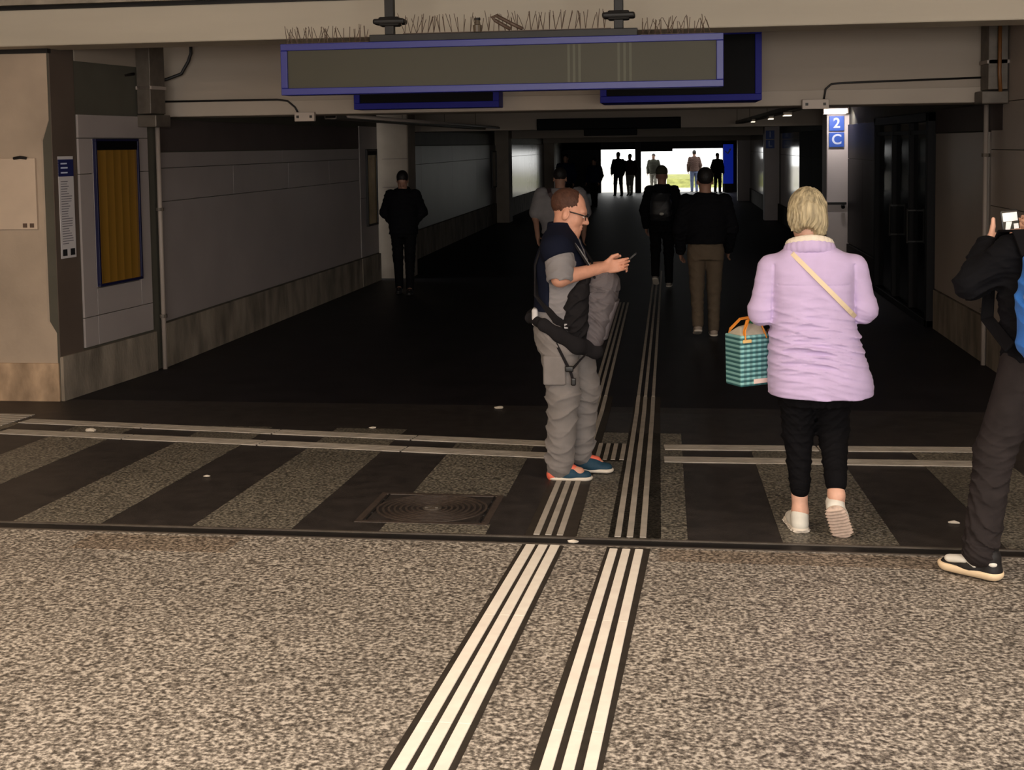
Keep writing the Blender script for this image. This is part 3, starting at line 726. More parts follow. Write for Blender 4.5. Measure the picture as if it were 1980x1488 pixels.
MB().tube([(-1.215, SY+.06, 2.862), (-1.215, SY+.06, 2.878)], .02, 12).build('cap', m_black, o)
o = MB().tube([(-1.0, SY+.07, 2.80), (-1.10, SY+.07, 2.86), (-1.12, SY+.07, 2.88), (-1.09, SY+.07, 2.89), (-1.0, SY+.07, 2.84), (-.92, SY+.07, 2.80)], .012, 8).build('cable_loop', m_spike, smooth=True); tag(o, 'bent grey cable loop lying on the black rail of the display', 'cable')
for lab, x0, x1, z0, z1, yy in (('deep blue blank display on the lintel, left of centre', -2.80, -1.475, 2.39, 2.78, 11.0), ('deep blue blank display on the lintel, at right and taller', -.556, .79, 2.395, 3.0, 10.6)):
    e, L2 = framed('wall_display', lab, x0, x1, z0, z1, yy, 11.28-yy, .055, m_blued, m_blk, ((x0+x1)/2, yy, z0))
e, L2 = framed('ceiling_display', 'black unlit display across the second tunnel beam', -2.26, .25, 2.30, 2.50, 21.8, .2, .02, m_blk, m_blk, (-1, 21.8, 2.3))
o = MB().box((-1.42, 21.6, 2.19), (-.50, 21.78, 2.31)).build('ceiling_display', m_blk, bevel=.01); tag(o, 'small black box sign hanging below the wide black display', 'display sign')

# yellow poster case on the left wall
def case(name, label, a, b, s0, s1, z0, z1, fr, top, msheet, mfr, off=.022):
    c = on(a, b, (s0+s1)/2, off); e = empty(name, label, 'poster case', (c[0], c[1], z0))
    def put(mb, n, m, **k): o = mb.build(n, m, e, **k); o.location = (-c[0], -c[1], -z0); return o
    mb = MB()
    for p0, p1, q0, q1 in ((s0, s1, z0, z0+fr), (s0, s1, z1-fr, z1), (s0, s0+fr, z0+fr, z1-fr), (s1-fr, s1, z0+fr, z1-fr)):
        p, q = sub(a, b, p0, p1); mb.run(p, q, q0, q1, -off+.004, -off-.03)
    put(mb, 'frame', mfr, bevel=.003)
    p, q = sub(a, b, s0+fr, s1-fr); mb = MB(); mb.run(p, q, z0+fr, z1-fr, -off+.004, -off-.012); sheet = put(mb, 'sheet', msheet)
    if top:
        mb = MB(); mb.run(p, q, z1-fr-top, z1-fr, -off, -off-.022); put(mb, 'header', m_blk)
    return e, put, sheet
e, put, sh1 = case('poster_case', 'tall yellow poster in a dark blue frame on the near left wall', A1, B1, .535, 1.205, .885, 2.155, .022, .075, m_orange, M('navy_frame', (18, 20, 56), .45, .4))
e, put, _ = case('poster_case', 'narrow yellow poster case with glossy glass beside the first left column', A2, B2, 6.95, 7.50, .87, 2.02, .03, .06, M('poster_yellow', (150, 122, 62), .12, .6, .3, 3), m_black)
e, put, _ = case('poster_case', 'distant poster case beside the second left column', (-4.55, 19.4), (-4.5, 32.6), 12.35, 13.1, .95, 1.9, .03, 0, M('poster_pale', (120, 112, 90), .08, .7, .3, 3), m_black, .03)
# timetable sheet on the brown plate
c = on(A1, B1, .16, .01); ts = empty('timetable_sheet', 'narrow printed notice with navy header on the brown plate at the left corner', 'notice', (c[0], c[1], 1.17))
def tput(s0, s1, z0, z1, n, m, d=.012):
    p, q = sub(A1, B1, s0, s1); o = MB().run(p, q, z0, z1, -.007, -d).build(n, m, ts); o.location = (-c[0], -c[1], -1.17); return o
tput(.062, .262, 1.17, 2.01, 'paper', m_paper)
hd = tput(.062, .262, 1.845, 1.985, 'header', m_hdr, .0135)
rs = random.Random(4); mb = MB()
for i in range(26):
    z = 1.80-i*.0205; s1 = .10+rs.uniform(.06, .14); p, q = sub(A1, B1, .085, s1); mb.run(p, q, z, z+.007, -.012, -.0128)
o = mb.build('print', m_ink, ts); o.location = (-c[0], -c[1], -1.17)
for s in (.08, .185): tput(s, s+.06, 1.19, 1.245, 'pictogram', m_inkd, .0132)
mb = MB()
for z in (1.87, 1.91, 1.945):
    p, q = sub(A1, B1, .09, .15+.05*rs.random()); mb.run(p, q, z, z+.012, -.0135, -.0142)
o = mb.build('print', m_white, hd)
# pale board on the concrete front
pb = MB().box((-6.6, 9.50, 1.42), (-5.085, 9.532, 2.0)).build('wall_board', M('pale_board', (205, 184, 164), .6, .3, .08, 3), bevel=.004); tag(pb, 'pale flat board fixed to the concrete front wall at far left', 'board')
for x in (-5.19, -5.13): MB().box((x-.018, 9.497, 1.435), (x+.018, 9.50, 1.47)).build('pictogram', M('brown_print', (90, 70, 58), .7), pb)
MB().tube([(-5.26, 9.49, 2.0), (-5.2, 9.48, 2.008), (-5.15, 9.49, 2.0)], .012, 8).build('hook', m_black, pb)

# platform signs on the right columns
def text(s, size, loc, mat, parent, name='lettering'):
    cu = bpy.data.curves.new(name, 'FONT'); cu.body = s; cu.size = size; cu.align_x = 'CENTER'; cu.align_y = 'CENTER'; cu.extrude = .002; cu.offset = size*.02
    tmp = bpy.data.objects.new(name, cu); COL.objects.link(tmp); bpy.context.view_layer.update()
    me = bpy.data.meshes.new_from_object(tmp.evaluated_get(bpy.context.evaluated_depsgraph_get())); COL.objects.unlink(tmp); bpy.data.objects.remove(tmp)
    me.materials.clear(); me.materials.append(mat)
    o = link(bpy.data.objects.new(name, me), parent); o.location = loc; o.rotation_euler = (R(90), 0, 0); return o
m_blueb = M('platform_blue', (52, 92, 190), .45, .5)
def plat(label, ch, x, y, z, s):
    o = MB().box((-s/2, 0, -s/2), (s/2, .03, s/2)).build('platform_sign', m_blueb, bevel=.006); o.location = (x, y, z); tag(o, label, 'sign', 'square blue signs on the right columns')
    text(ch, s*.95, (0, -.003, 0), m_white, o)
plat('upper square blue sign with white 2 on the white right column', '2', 2.70, 20.465, 2.32, .235)
plat('lower square blue sign with white C on the white right column', 'C', 2.70, 20.465, 2.06, .235)
plat('upper small blue sign on the second right column', '1', 2.66, 32.86, 2.22, .22)
plat('lower small blue sign on the second right column', 'L', 2.66, 32.86, 1.98, .22)
o = MB().box((2.47, 20.28, 2.475), (2.86, 20.5, 2.56)).build('column_lamp', m_box, bevel=.01); tag(o, 'lit lamp box above the blue signs on the white right column', 'lamp')
MB().box((2.475, 20.272, 2.478), (2.84, 20.28, 2.555)).build('lens', emit_mat('column_lamp_lens', (255, 236, 222), 1.1), o)
MB().box((2.49, 20.29, 2.468), (2.82, 20.48, 2.476)).build('lens', emit_mat('column_lamp_lens_down', (255, 240, 230), 1.6), o)
o = MB().box((2.53, 20.46, 1.02), (2.86, 20.50, 1.06)).build('handrail_end', m_black, bevel=.008); tag(o, 'dark rail end fixed across the white right column behind the blonde head', 'rail')
MB().tube([(2.80, 20.46, 1.0), (2.80, 20.42, .98)], .03, 10).build('knob', m_black, o)
# ------------------------------------------------------------------ people
sk_m = M('skin_warm', (206, 150, 126), .5, .4, .08, 30, .05, 200)
sk_f = M('skin_fair', (220, 172, 150), .5, .4, .06, 30, .05, 200)
sk_d = M('skin_dusk', (150, 112, 94), .55, .4, .06, 30)
def cloth(name, rgb, var=.06, bs=350, b=.12, rough=.85): return M(name, rgb, rough, .25 if max(rgb) > 90 else .12, var, 14, b, bs, sheen=.08 if max(rgb) > 120 else 0)
m_lilac = cloth('lilac_corduroy', (200, 180, 220), .05, 420, .15)
m_cream = cloth('cream_fleece', (240, 228, 212), .08, 180, .5)
m_blkcl = cloth('black_cotton', (13, 12, 15))
m_blkj = cloth('black_jacket', (14, 14, 18))
m_navy = cloth('navy_vest', (18, 22, 38))
m_grey = cloth('grey_tshirt', (130, 126, 128))
m_greyt = cloth('grey_trousers', (126, 120, 118), .1)
m_beige = cloth('beige_trousers', (94, 81, 67))
m_dkjean = cloth('charcoal_jeans', (44, 39, 39), .15)
m_jean = cloth('dark_denim', (40, 46, 66), .1)
m_shwh = M('white_shoe', (226, 222, 212), .6, .4, .05, 20)
m_sole = M('pale_sole', (206, 182, 166), .7, .3, .1, 60)
m_solew = M('white_sole', (225, 214, 200), .6, .3)
m_solec = M('cream_sole', (238, 212, 176), .6, .3)
m_shbk = M('black_shoe', (26, 24, 25), .6, .4)
m_shbl = M('teal_shoe', (28, 62, 82), .7, .4, .1, 60)
m_coral = M('coral_trim', (235, 112, 88), .6, .4)
m_hairb = M('blonde_hair', (172, 158, 128), .6, .35, .5, 46, .7, 90, stretch=(1, 1, .22))
m_hairr = M('brown_hair', (74, 47, 36), .65, .3, .25, 40, .4, 80)
m_haird = M('dark_hair', (24, 20, 19), .6, .4, .2, 40, .4, 80)

def person(label, loc, rz, body, h, mskin, group=None):
    o = skin('person', body, h, mskin); o.location = loc; o.rotation_euler = (0, 0, rz)
    return tag(o, label, 'person', group)

def eyes(P, o, Q, s=1.0):
    for sx in (-1, 1):
        c = V3(o)+Q@(V3((sx*.031, .0845, .017))*s); f = Q@V3((0, 1, 0))
        e = skin('eye', [ell(c, np.full(3, .0122*s))], .0022, M('eye_white', (222, 214, 208), .2, .5), P)
        skin('iris', [ell(c+f*.0088*s, np.full(3, .0055*s))], .0015, M('eye_dark', (44, 34, 28), .15, .5), e)

# ---- woman in the lilac jacket, seen from behind
WY = 6.05
def woman():
    ho = np.array((-.012, .03, 1.505)); Q = rotz(.06)@rotx(-.08)
    tor = [(.72, .03, .0, .15, .11), (.80, .03, .0, .17, .12), (.92, .02, 0, .175, .125), (1.08, .012, 0, .16, .115), (1.22, .012, 0, .17, .115), (1.32, .012, 0, .15, .09), (1.385, 0, .0, .075, .07)]
    body = head_prims(ho, Q, .98)+[cone((0, .0, 1.36), ho+(0, -.015, -.03), .056, .052, .03), stack(tor, .03),
        cone((-.165, 0, 1.295), (-.225, .0, 1.05), .05, .042), cone((-.225, 0, 1.05), (-.235, .17, 1.0), .04, .028), cone((.185, 0, 1.295), (.25, .0, 1.06), .05, .042), cone((.25, 0, 1.06), (.20, .20, 1.05), .04, .028),
        cone((-.06, 0, .72), (-.05, .03, .45), .085, .055), cone((-.05, .03, .45), (-.043, -.005, .10), .052, .036), cone((-.043, -.02, .09), (-.045, .10, .05), .035, .03),
        cone((.10, 0, .72), (.117, .05, .47), .085, .055), cone((.117, .05, .47), (.105, -.17, .235), .052, .037), cone((.105, -.185, .22), (.135, -.11, .09), .035, .028)]
    body += hand_prims((-.235, .18, 1.0), (0, .5, -.85), (.3, .8, .4), (1.1, 1.0, .8))+hand_prims((.20, .21, 1.05), (-.5, .8, .1), (0, .1, 1), (.6, .6, .4))
    P = person('woman seen from behind in lilac jacket and black cropped trousers, holding a green bag', (.675, WY, gz(WY)), 0, body, .006, sk_f)
    # hair: short bob with layered tufts
    c = ho+Q@V3((0, -.01, .035))
    hp = [ell(c+(0, .0, .025), (.088, .104, .098), .03, rot=Q), ell(c+(-.03, -.045, -.03), (.062, .06, .07), .03), ell(c+(.045, -.04, -.04), (.05, .062, .085), .03), ell(c+(.0, -.062, -.02), (.06, .045, .06), .03)]
    rs = np.random.RandomState(3)
    for i in range(30):
        a = rs.uniform(-2.7, .0) if i < 26 else rs.uniform(-3.2, .1); z0 = rs.uniform(-.02, .05); l = rs.uniform(.04, .08)
        p = c+V3((.074*math.cos(a), .094*math.sin(a), z0)); q = c+V3((.086*math.cos(a+rs.uniform(-.2, .2)), .10*math.sin(a), z0-l-.03)); 
        hp.append(cone(p, q, .017, .004, .007))
    hp += [ell(c+(0, .105, -.045), (.07, .06, .085), .02, 's'), rbox(c+(0, 0, -.16), (.2, .2, .045), .01, .02, 's'), ell(c+(-.01, -.10, -.115), (.055, .06, .05), .012, 's')]
    hs_ = skin('hair', hp, .0042, m_hairb, P, lambda X, Y, Z: (.0022+.0022*np.sin(Z*31+X*17))*np.sin(np.arctan2(Y-c[1], X-c[0])*38+4*np.sin(Z*40)+2*np.sin(Z*23+X*60)))
    # jacket
    cl = [(.672, .052, .0, .245, .19), (.73, .05, .0, .247, .19), (.82, .036, 0, .232, .178), (.92, .024, 0, .215, .168), (1.05, .014, 0, .192, .152), (1.17, .013, 0, .192, .145), (1.27, .013, 0, .205, .132), (1.315, .013, -.004, .205, .112), (1.345, .008, -.008, .155, .095), (1.375, .0, -.008, .105, .085), (1.39, 0, -.008, .098, .08)]
    sl = [cone((-.178, 0, 1.275), (-.222, 0, 1.07), .068, .062, .025), cone((-.222, 0, 1.07), (-.226, .14, 1.02), .066, .05, .03), cone((.203, 0, 1.275), (.25, .0, 1.08), .068, .062, .025), cone((.25, 0, 1.08), (.215, .16, 1.055), .064, .05, .03)]
    inn = [(z, a, b, rx-.03, ry-.03) for z, a, b, rx, ry in cl if z < 1.0]; inn = [(.60,)+inn[0][1:]]+inn
    f = wr(lambda X, Y, Z: np.exp(-((Z-.93)/.17)**2)*(Y < .05)*np.clip(1.15-np.abs(X-.02)*3.2, .15, 1)+.12, .07, .0120, 5, 1.6, .25)
    seam = lambda X, Y, Z: .004*np.exp(-((Z-1.205)/.0035)**2)*(Y < 0)*(np.abs(X-.01) < .165)+.005*(np.exp(-((X+.172+(1.3-Z)*.03)/.006)**2)+np.exp(-((X-.198-(1.3-Z)*.03)/.006)**2))*(Y < .05)*(Z > 1.02)*(Z < 1.3)
    jk = skin('jacket', [stack(cl, .03, n=2.5)]+sl+[stack(inn, .012, 's', n=2.5)], .0055, m_lilac, P, lambda X, Y, Z: f(X, Y, Z)+seam(X, Y, Z))
    # collar: standing lilac collar faced with fleece
    def collar_pts(n, r, z, dz):
        return [(r*math.sin(a)*1.02-.002, -.012-r*.86*math.cos(a), z-dz*abs(a)**1.5) for a in np.linspace(-1.9, 1.9, n)]
    cp_ = collar_pts(15, .098, 1.392, .014)
    skin('collar', [cone(p, q, .021, .021, .006, flat=((0, 0, 1), 1.5)) for p, q in zip(cp_, cp_[1:])], .0045, m_lilac, jk)
    cp_ = collar_pts(17, .092, 1.424, .017)
    skin('collar_lining', [cone(p, q, .019, .019, .006, flat=((0, 0, 1), 1.0)) for p, q in zip(cp_, cp_[1:])], .0045, m_cream, jk, lambda X, Y, Z: .0012*np.sin(X*420)*np.sin(Z*400+Y*380))
    # trousers
    tl = [cone((-.055, 0, .72), (-.05, .03, .47), .098, .07, .03), cone((-.05, .03, .47), (-.043, .0, .225), .07, .05, .03), cone((.10, 0, .72), (.117, .045, .49), .100, .074, .03), cone((.117, .045, .49), (.108, -.13, .30), .072, .052, .03),
          stack([(.62, .03, 0, .165, .12), (.80, .03, 0, .18, .13)], .03)]
    f2 = wr(ONE, .075, .0042, 8, 4)
    skin('trousers', tl, .0055, m_blkcl, P, f2)
    skin('cuff', [cone((-.043, -.003, .235), (-.043, -.004, .205), .049, .046, .01), cone((.108, -.125, .305), (.107, -.15, .277), .054, .05, .01)], .0055, m_blkcl, P)
    shoe(P, (-.04, -.075, .002), (-.12, 1, 0), (0, 0, 1), m_shwh, m_solew, .25, .045, .0045, True)
    shoe(P, (.085, -.265, .185), (.27, .60, -.78), (.0, .78, .62), m_shwh, m_sole, .245, .046, .0045, True)
    # cream shoulder strap running over the jacket to the right hip
    pts = []
    for t in np.linspace(0, 1, 16):
        x = -.088+(.200+.088)*t; z = 1.352-(1.352-1.055)*t; 
        ry = np.interp(z, [c_[0] for c_ in cl], [c_[4] for c_ in cl]); rx = np.interp(z, [c_[0] for c_ in cl], [c_[3] for c_ in cl]); cx = np.interp(z, [c_[0] for c_ in cl], [c_[1] for c_ in cl])
        y = -ry*max(.1, 1-abs((x-cx)/rx)**2.5)**(1/2.5)-.012
        pts.append((x, y, z))
    pts = [(-.10, .04, 1.375), (-.102, -.03, 1.378)]+pts+[(.212, -.01, 1.035), (.218, .1, 1.0)]
    e = MB().ribbon(pts, (0.55, 0.1, .6), .022, .005).build('shoulder_strap', M('cream_strap', (226, 206, 176), .6, .3)); e.location = P.location
    tag(e, 'cream crossbody strap over the back of the lilac jacket', 'bag strap')
    # green checked bag
    B = empty('tote_bag', 'green checked cool bag hanging from the left hand of the woman in lilac', 'bag', (.675-.288, WY+.07, gz(WY)+.70))
    B.rotation_euler = (0, 0, R(33))
    mg = bands('green_check', (50, 104, 108), (142, 198, 196), 2, 44, .6, .52, .12, plaid=(0, 30))
    w2, d2, hh = .085, .062, .25
    mb = MB(); n = 5
    mb.hexa([(-w2, -d2, 0), (w2, -d2, 0), (w2, d2, 0), (-w2, d2, 0), (-w2-.004, -d2-.003, hh), (w2+.004, -d2-.003, hh), (w2+.004, d2+.003, hh), (-w2-.004, d2+.003, hh)]); mb.build('body', mg, B, bevel=.008, seg=3)
    mb = MB(); mb.hexa([(-w2+.004, -d2+.004, hh-.002), (w2-.004, -d2+.004, hh-.002), (w2-.004, d2-.004, hh-.002), (-w2+.004, d2-.004, hh-.002), (-w2*.6, -.012, hh+.035), (w2*.8, -.012, hh+.055), (w2*.8, .012, hh+.055), (-w2*.6, .012, hh+.035)]); mb.build('lining', M('bag_lining', (178, 168, 150), .5, .4, .1, 20), B, bevel=.006)
    for sy_ in (-1, 1):
        pp = [(-w2*.75, sy_*(d2+.004), hh-.02), (-w2*.7, sy_*d2*.9, hh+.02), (-w2*.25, sy_*.03, hh+.068), (w2*.25, sy_*.012, hh+.075), (w2*.65, sy_*.04, hh+.04), (w2*.75, sy_*(d2+.004), hh-.02)]
        MB().ribbon(pp, (0.2, 1, .2), .018, .005).build('handle', M('orange_webbing', (226, 140, 52), .6, .3), B)
    MB().box((-.025, -.004, 0), (.025, .004, .016)).build('buckle', M('tan_leather', (222, 186, 120), .5), B, bevel=.003).location = (-w2*.62, -d2-.007, hh-.035)
    MB().box((-w2*.1, -d2-.003, .012), (w2*.86, -d2+.0, .034)).build('label_strip', M('pink_label', (246, 218, 206), .6), B)
    MB().tube([(.02, 0, hh+.05), (.06, 0, hh+.06)], .012, 8).build('tag', M('green_tag', (30, 110, 78), .5), B)
    return P
woman()

# ---- man in profile with a backpack on his chest
MY = 7.14
def man():
    mx, mz = -.545, gz(MY)
    ho = np.array((-.0, -.018, 1.535)); Q = rotx(-.33)
    tor = [(.80, 0, -.075, .165, .13), (.95, 0, -.06, .175, .14), (1.1, 0, -.045, .175, .145), (1.25, 0, -.05, .18, .13), (1.36, 0, -.055, .175, .105), (1.43, 0, -.055, .08, .075)]
    el_r, w_r = (.235, -.05, 1.19), (.105, .19, 1.235); el_l, w_l = (-.235, -.0, 1.18), (-.06, .22, 1.23)
    body = head_prims(ho, Q, 1.01)+[cone((0, -.055, 1.40), ho+(0, -.02, -.04), .066, .064, .03), ell(ho+Q@V3((0, .045, -.090)), (.048, .052, .036), .03, rot=Q), stack(tor, .03),
        cone((.19, -.06, 1.345), el_r, .058, .050, .03), cone(el_r, w_r, .047, .030, .02), cone((-.19, -.06, 1.345), el_l, .058, .05, .03), cone(el_l, w_l, .047, .03, .02),
        cone((.09, -.07, .85), (.095, -.06, .48), .085, .058), cone((.095, -.06, .48), (.10, -.085, .09), .055, .04), cone((-.09, -.03, .85), (-.095, .05, .48), .085, .058), cone((-.095, .05, .48), (-.10, .03, .09), .055, .04),
        cone((.10, -.07, .07), (.10, .04, .05), .04, .03), cone((-.10, .05, .07), (-.10, .14, .05), .04, .03)]
    body += hand_prims(w_r, (-.22, 1, .12), (-.28, .15, .95), ((.35, .35, .3), (.45, .4, .3), (.5, .45, .35), (.55, .5, .35)), .0, .98, (.75, .55, -.25), .5)
    body += hand_prims(w_l, (.42, .9, .12), (.3, -.1, .95), ((.5, .5, .3), (.6, .5, .3), (.6, .5, .3), (.6, .5, .3)), 0, .98, (.75, .55, -.25), .5)
    P = person('man standing in profile looking down at his phone, grey t-shirt, navy vest, glasses, grey trousers', (mx, MY, mz), R(-90), body, .0042, sk_m)
    eyes(P, ho, Q, 1.01)
    # receding short hair
    c = ho+Q@V3((0, -.015, .055))*1.01
    hp = [ell(c+Q@V3((0, -.006, .003)), V3((.0765, .099, .088))*1.01*1.005, .01, rot=Q), ell(ho+Q@V3((0, .105, .085)), (.075, .088, .125), .015, 's', Q), ell(ho+Q@V3((0, .125, .05)), (.12, .08, .10), .015, 's', Q), ell(ho+Q@V3((0, .06, -.045)), (.12, .11, .075), .012, 's', Q), rbox(ho+Q@V3((0, -.02, -.10)), (.15, .15, .055), .01, .015, 's', Q)]
    for sx in (-1, 1): hp.append(ell(ho+Q@V3((sx*.085, -.008, .0)), (.018, .026, .036), .008, 's', Q))
    skin('hair', hp, .0038, m_hairr, P, lambda X, Y, Z: .0012*np.sin(X*300+Z*90)*np.sin(Y*330+Z*140))
    # glasses
    g = MB(); pt = lambda x, y, z: tuple(ho+Q@(V3((x, y, z))*1.01))
    for sx in (-1, 1):
        g.tube([pt(sx*.079, -.012, .02), pt(sx*.078, .05, .024), pt(sx*.068, .098, .024), pt(sx*.058, .104, .024)], .0036, 8)
        g.tube([pt(sx*(.033+.024*math.cos(a)), .107-.004*abs(math.cos(a)), .016+.017*math.sin(a)) for a in np.linspace(0, 6.283, 21)], .0022, 6, False)
        g.tube([pt(sx*.010, .107, .028), pt(sx*.056, .104, .026)], .0062, 8)
    g.tube([pt(-.010, .109, .02), pt(0, .113, .023), pt(.010, .109, .02)], .002, 6)
    g.build('glasses', M('black_glasses', (16, 15, 15), .3, .5), P, smooth=True)
    # t-shirt with half sleeves
    tl = [(.93, 0, -.06, .19, .155), (1.0, 0, -.055, .19, .16), (1.1, 0, -.045, .19, .16), (1.25, 0, -.05, .195, .145), (1.35, 0, -.055, .19, .115), (1.40, 0, -.055, .115, .09), (1.43, 0, -.055, .085, .08)]
    fr = wr(ONE, .07, .004, 11, 4)
    ee = V3(el_r)+(V3((.19, -.06, 1.345))-V3(el_r))*.10; e2 = V3(el_l)+(V3((-.19, -.06, 1.345))-V3(el_l))*.10
    ts_ = skin('tshirt', [stack(tl, .03), cone((.175, -.06, 1.345), ee, .083, .078, .03), cone((-.175, -.06, 1.345), e2, .083, .078, .03),
        cone(ee+(V3(el_r)-ee)*.4, ee+(V3(el_r)-ee)*3.5, .062, .062, .008, 's'), cone(e2, e2+(V3(el_l)-e2)*3, .062, .062, .008, 's')], .0045, m_grey, P, fr)
    # vest over the back and shoulders
    vl = [(.985, 0, -.085, .198, .140), (1.1, 0, -.075, .203, .145), (1.25, 0, -.060, .207, .162), (1.34, 0, -.060, .198, .132), (1.395, 0, -.058, .14, .108), (1.44, 0, -.06, .093, .085), (1.49, 0, -.06, .086, .078)]
    skin('vest', [stack(vl, .03), cone((.09, -.068, 1.378), (.180, -.068, 1.345), .10, .099, .03), cone((-.09, -.068, 1.378), (-.180, -.068, 1.345), .10, .099, .03), cone((.0, -.06, 1.47), (0, -.05, 1.52), .064, .062, .004, 's'), ell((0, .03, 1.48), (.07, .09, .09), .02, 's'),
        cone((.205, -.04, 1.275), (.40, -.03, 1.10), .080, .10, .012, 's'), cone((-.205, -.04, 1.275), (-.40, -.03, 1.10), .080, .10, .012, 's'), rbox((0, .09, 1.04), (.4, .205, .19), .02, .02, 's'), rbox((0, .16, 1.2), (.05, .16, .3), .02, .02, 's')], .005, m_navy, P, wr(lambda X, Y, Z: (Z < 1.3)*1., .5, .004, 4, 9))
    # trousers
    q = [stack([(.76, 0, -.06, .185, .145), (.86, 0, -.075, .195, .155), (.97, 0, -.055, .185, .155)], .04), cone((.092, -.075, .83), (.095, -.05, .50), .118, .092, .04), cone((.095, -.05, .50), (.10, -.075, .095), .090, .080, .04),
         cone((-.092, -.01, .83), (-.095, .055, .50), .118, .09, .04), cone((-.095, .055, .50), (-.10, .03, .115), .088, .075, .04)]
    fw_ = wr(lambda X, Y, Z: np.clip(.45+1.2*np.exp(-((Z-.42)/.14)**2)+1.2*np.exp(-((Z-.16)/.08)**2), 0, 2), .10, .0075, 21, 3)
    tr = skin('trousers', q, .005, m_greyt, P, fw_)
    skin('cargo_pocket', [rbox((.195, -.09, .66), (.016, .065, .085), .012)], .005, m_greyt, tr)
    # shoes with coral trim
    for hx, hy, f in ((.10, -.145, (-.02, 1, 0)), (-.10, -.02, (.05, 1, 0))):
        s = shoe(P, (hx, hy, .002), f, (0, 0, 1), m_shbl, m_solew, .262 if hx > 0 else .25, .047, .0045, False, .018)
        skin('heel_trim', [cone((hx, hy+.034, .035), (hx, hy+.05, .055), .042, .040, .01)], .005, m_coral, s)
        skin('tongue', [cone((hx, hy+.10, .078), (hx, hy+.145, .066), .03, .03, .01)], .005, m_coral, s)
    skin('shirt_hem', [rbox((.05, -.205, .955), (.10, .018, .05), .015)], .005, M('pale_hem', (200, 196, 196), .8), ts_)
    # phone
    ph = MB().box((-.036, -.0045, -.072), (.036, .0045, .072)).build('smartphone', M('phone_body', (28, 28, 32), .3, .5), bevel=.004)
    ph.rotation_euler = (R(-48), 0, R(-90)); ph.location = (mx+.318, MY-.02, mz+1.262); tag(ph, 'smartphone held in both hands by the man in profile', 'phone')
    MB().box((-.032, -.0052, -.066), (.032, -.0044, .066)).build('screen', M('phone_glass', (70, 74, 76), .1, .6), ph)
    # backpack worn in front
    K = empty('backpack', 'grey and black backpack worn on the chest of the man in profile', 'backpack', (mx, MY, mz+.73), R(-90))
    mgb = cloth('grey_ripstop', (98, 92, 95), .08, 260, .2); mbb = cloth('black_harness', (30, 28, 30), .1)
    Z = lambda p: (p[0], p[1], p[2]-.73)
    bp = [stack([(.74-.73, .02, .10, .10, .05), (.80-.73, .02, .115, .135, .07), (.92-.73, .02, .135, .15, .085), (1.05-.73, .02, .165, .155, .098), (1.14-.73, .02, .18, .15, .092), (1.195-.73, .02, .18, .12, .06)], .03, n=3)]
    bo = skin('body', bp, .005, mgb, K, wr(ONE, .11, .006, 31, 5))
    skin('lid', [stack([(1.10-.73, .02, .178, .158, .10), (1.16-.73, .02, .182, .155, .095), (1.21-.73, .02, .178, .11, .06)], .03, n=2.6)], .005, mgb, K, wr(ONE, .06, .003, 9, 4))
    skin('front_pocket', [stack([(.82-.73, .02, .175, .09, .03), (.92-.73, .02, .205, .105, .03), (1.04-.73, .02, .25, .095, .025)], .02, n=3)], .005, mgb, bo)
    skin('back_panel', [stack([(.80-.73, .01, .055, .15, .06), (.90-.73, .01, .03, .21, .085), (1.0-.73, .01, .03, .212, .088), (1.10-.73, .01, .045, .205, .075), (1.18-.73, .02, .09, .15, .03)], .03, n=3)], .005, mbb, K, wr(ONE, .12, .005, 77, 4))
    hb = [(.13, .12, .775), (.19, .04, .80), (.212, -.06, .865), (.20, -.15, .92), (.10, -.235, .945), (0, -.245, .95)]
    skin('hip_belt', [cone(Z(p), Z(q_), .05-.006*i, .05-.006*(i+1), .012, flat=((1, .15, 0), .4)) for i, (p, q_) in enumerate(zip(hb, hb[1:]))]+[cone(Z((-p[0], p[1], p[2])), Z((-q_[0], q_[1], q_[2])), .05-.006*i, .05-.006*(i+1), .012, flat=((1, -.15, 0), .4)) for i, (p, q_) in enumerate(zip(hb, hb[1:]))]+[cone(Z((-.1, .14, .755)), Z((.1, .14, .755)), .045, .045, .02)], .005, mbb, K)
    for sx in (-1, 1):
        pts = [(sx*.13, .14, 1.18), (sx*.14, .10, 1.26), (sx*.135, .03, 1.37), (sx*.12, -.05, 1.455), (sx*.11, -.14, 1.42), (sx*.12, -.20, 1.25), (sx*.15, -.19, 1.08), (sx*.20, -.08, .95), (sx*.19, .05, .86)]
        MB().ribbon([Z(p) for p in pts], [(1, 0, 0)]*4+[(1, 0, 0)]*2+[(.8, -.4, 0)]+[(.3, .2, 1)]*2, .05, .012).build('shoulder_strap', mbb, K, bevel=.003)
    MB().ribbon([Z((.15, .145, 1.20)), Z((.15, .06, 1.34)), Z((.12, -.03, 1.45))], (1, 0, 0), .018, .006).build('load_strap', M('grey_webbing', (110, 108, 110), .6), K)
    for pts in ([(.205, -.10, .86), (.212, -.06, .78), (.215, -.02, .70), (.215, .0, .665)], [(.16, .09, .75), (.20, .055, .72), (.215, .02, .68), (.216, .0, .665), (.217, .018, .60)]):
        MB().ribbon([Z(p) for p in pts], (.1, .8, .5), .016, .005).build('loose_strap', mbb, K)
    mbk = M('black_buckle', (18, 17, 18), .35, .5)
    skin('buckle', [rbox(Z((.216, -.005, .672)), (.012, .024, .016), .006)], .0035, mbk, K); skin('strap_end', [rbox(Z((.217, .018, .60)), (.010, .014, .022), .006)], .0035, mbk, K)
    for p in ((.183, .07, 1.075), (.20, .045, .93), (.212, -.02, .915)):
        MB().box((-.008, -.011, -.014), (.008, .011, .014)).build('clip', M('grey_clip', (170, 168, 172), .4, .5), K, bevel=.004).location = Z(p)
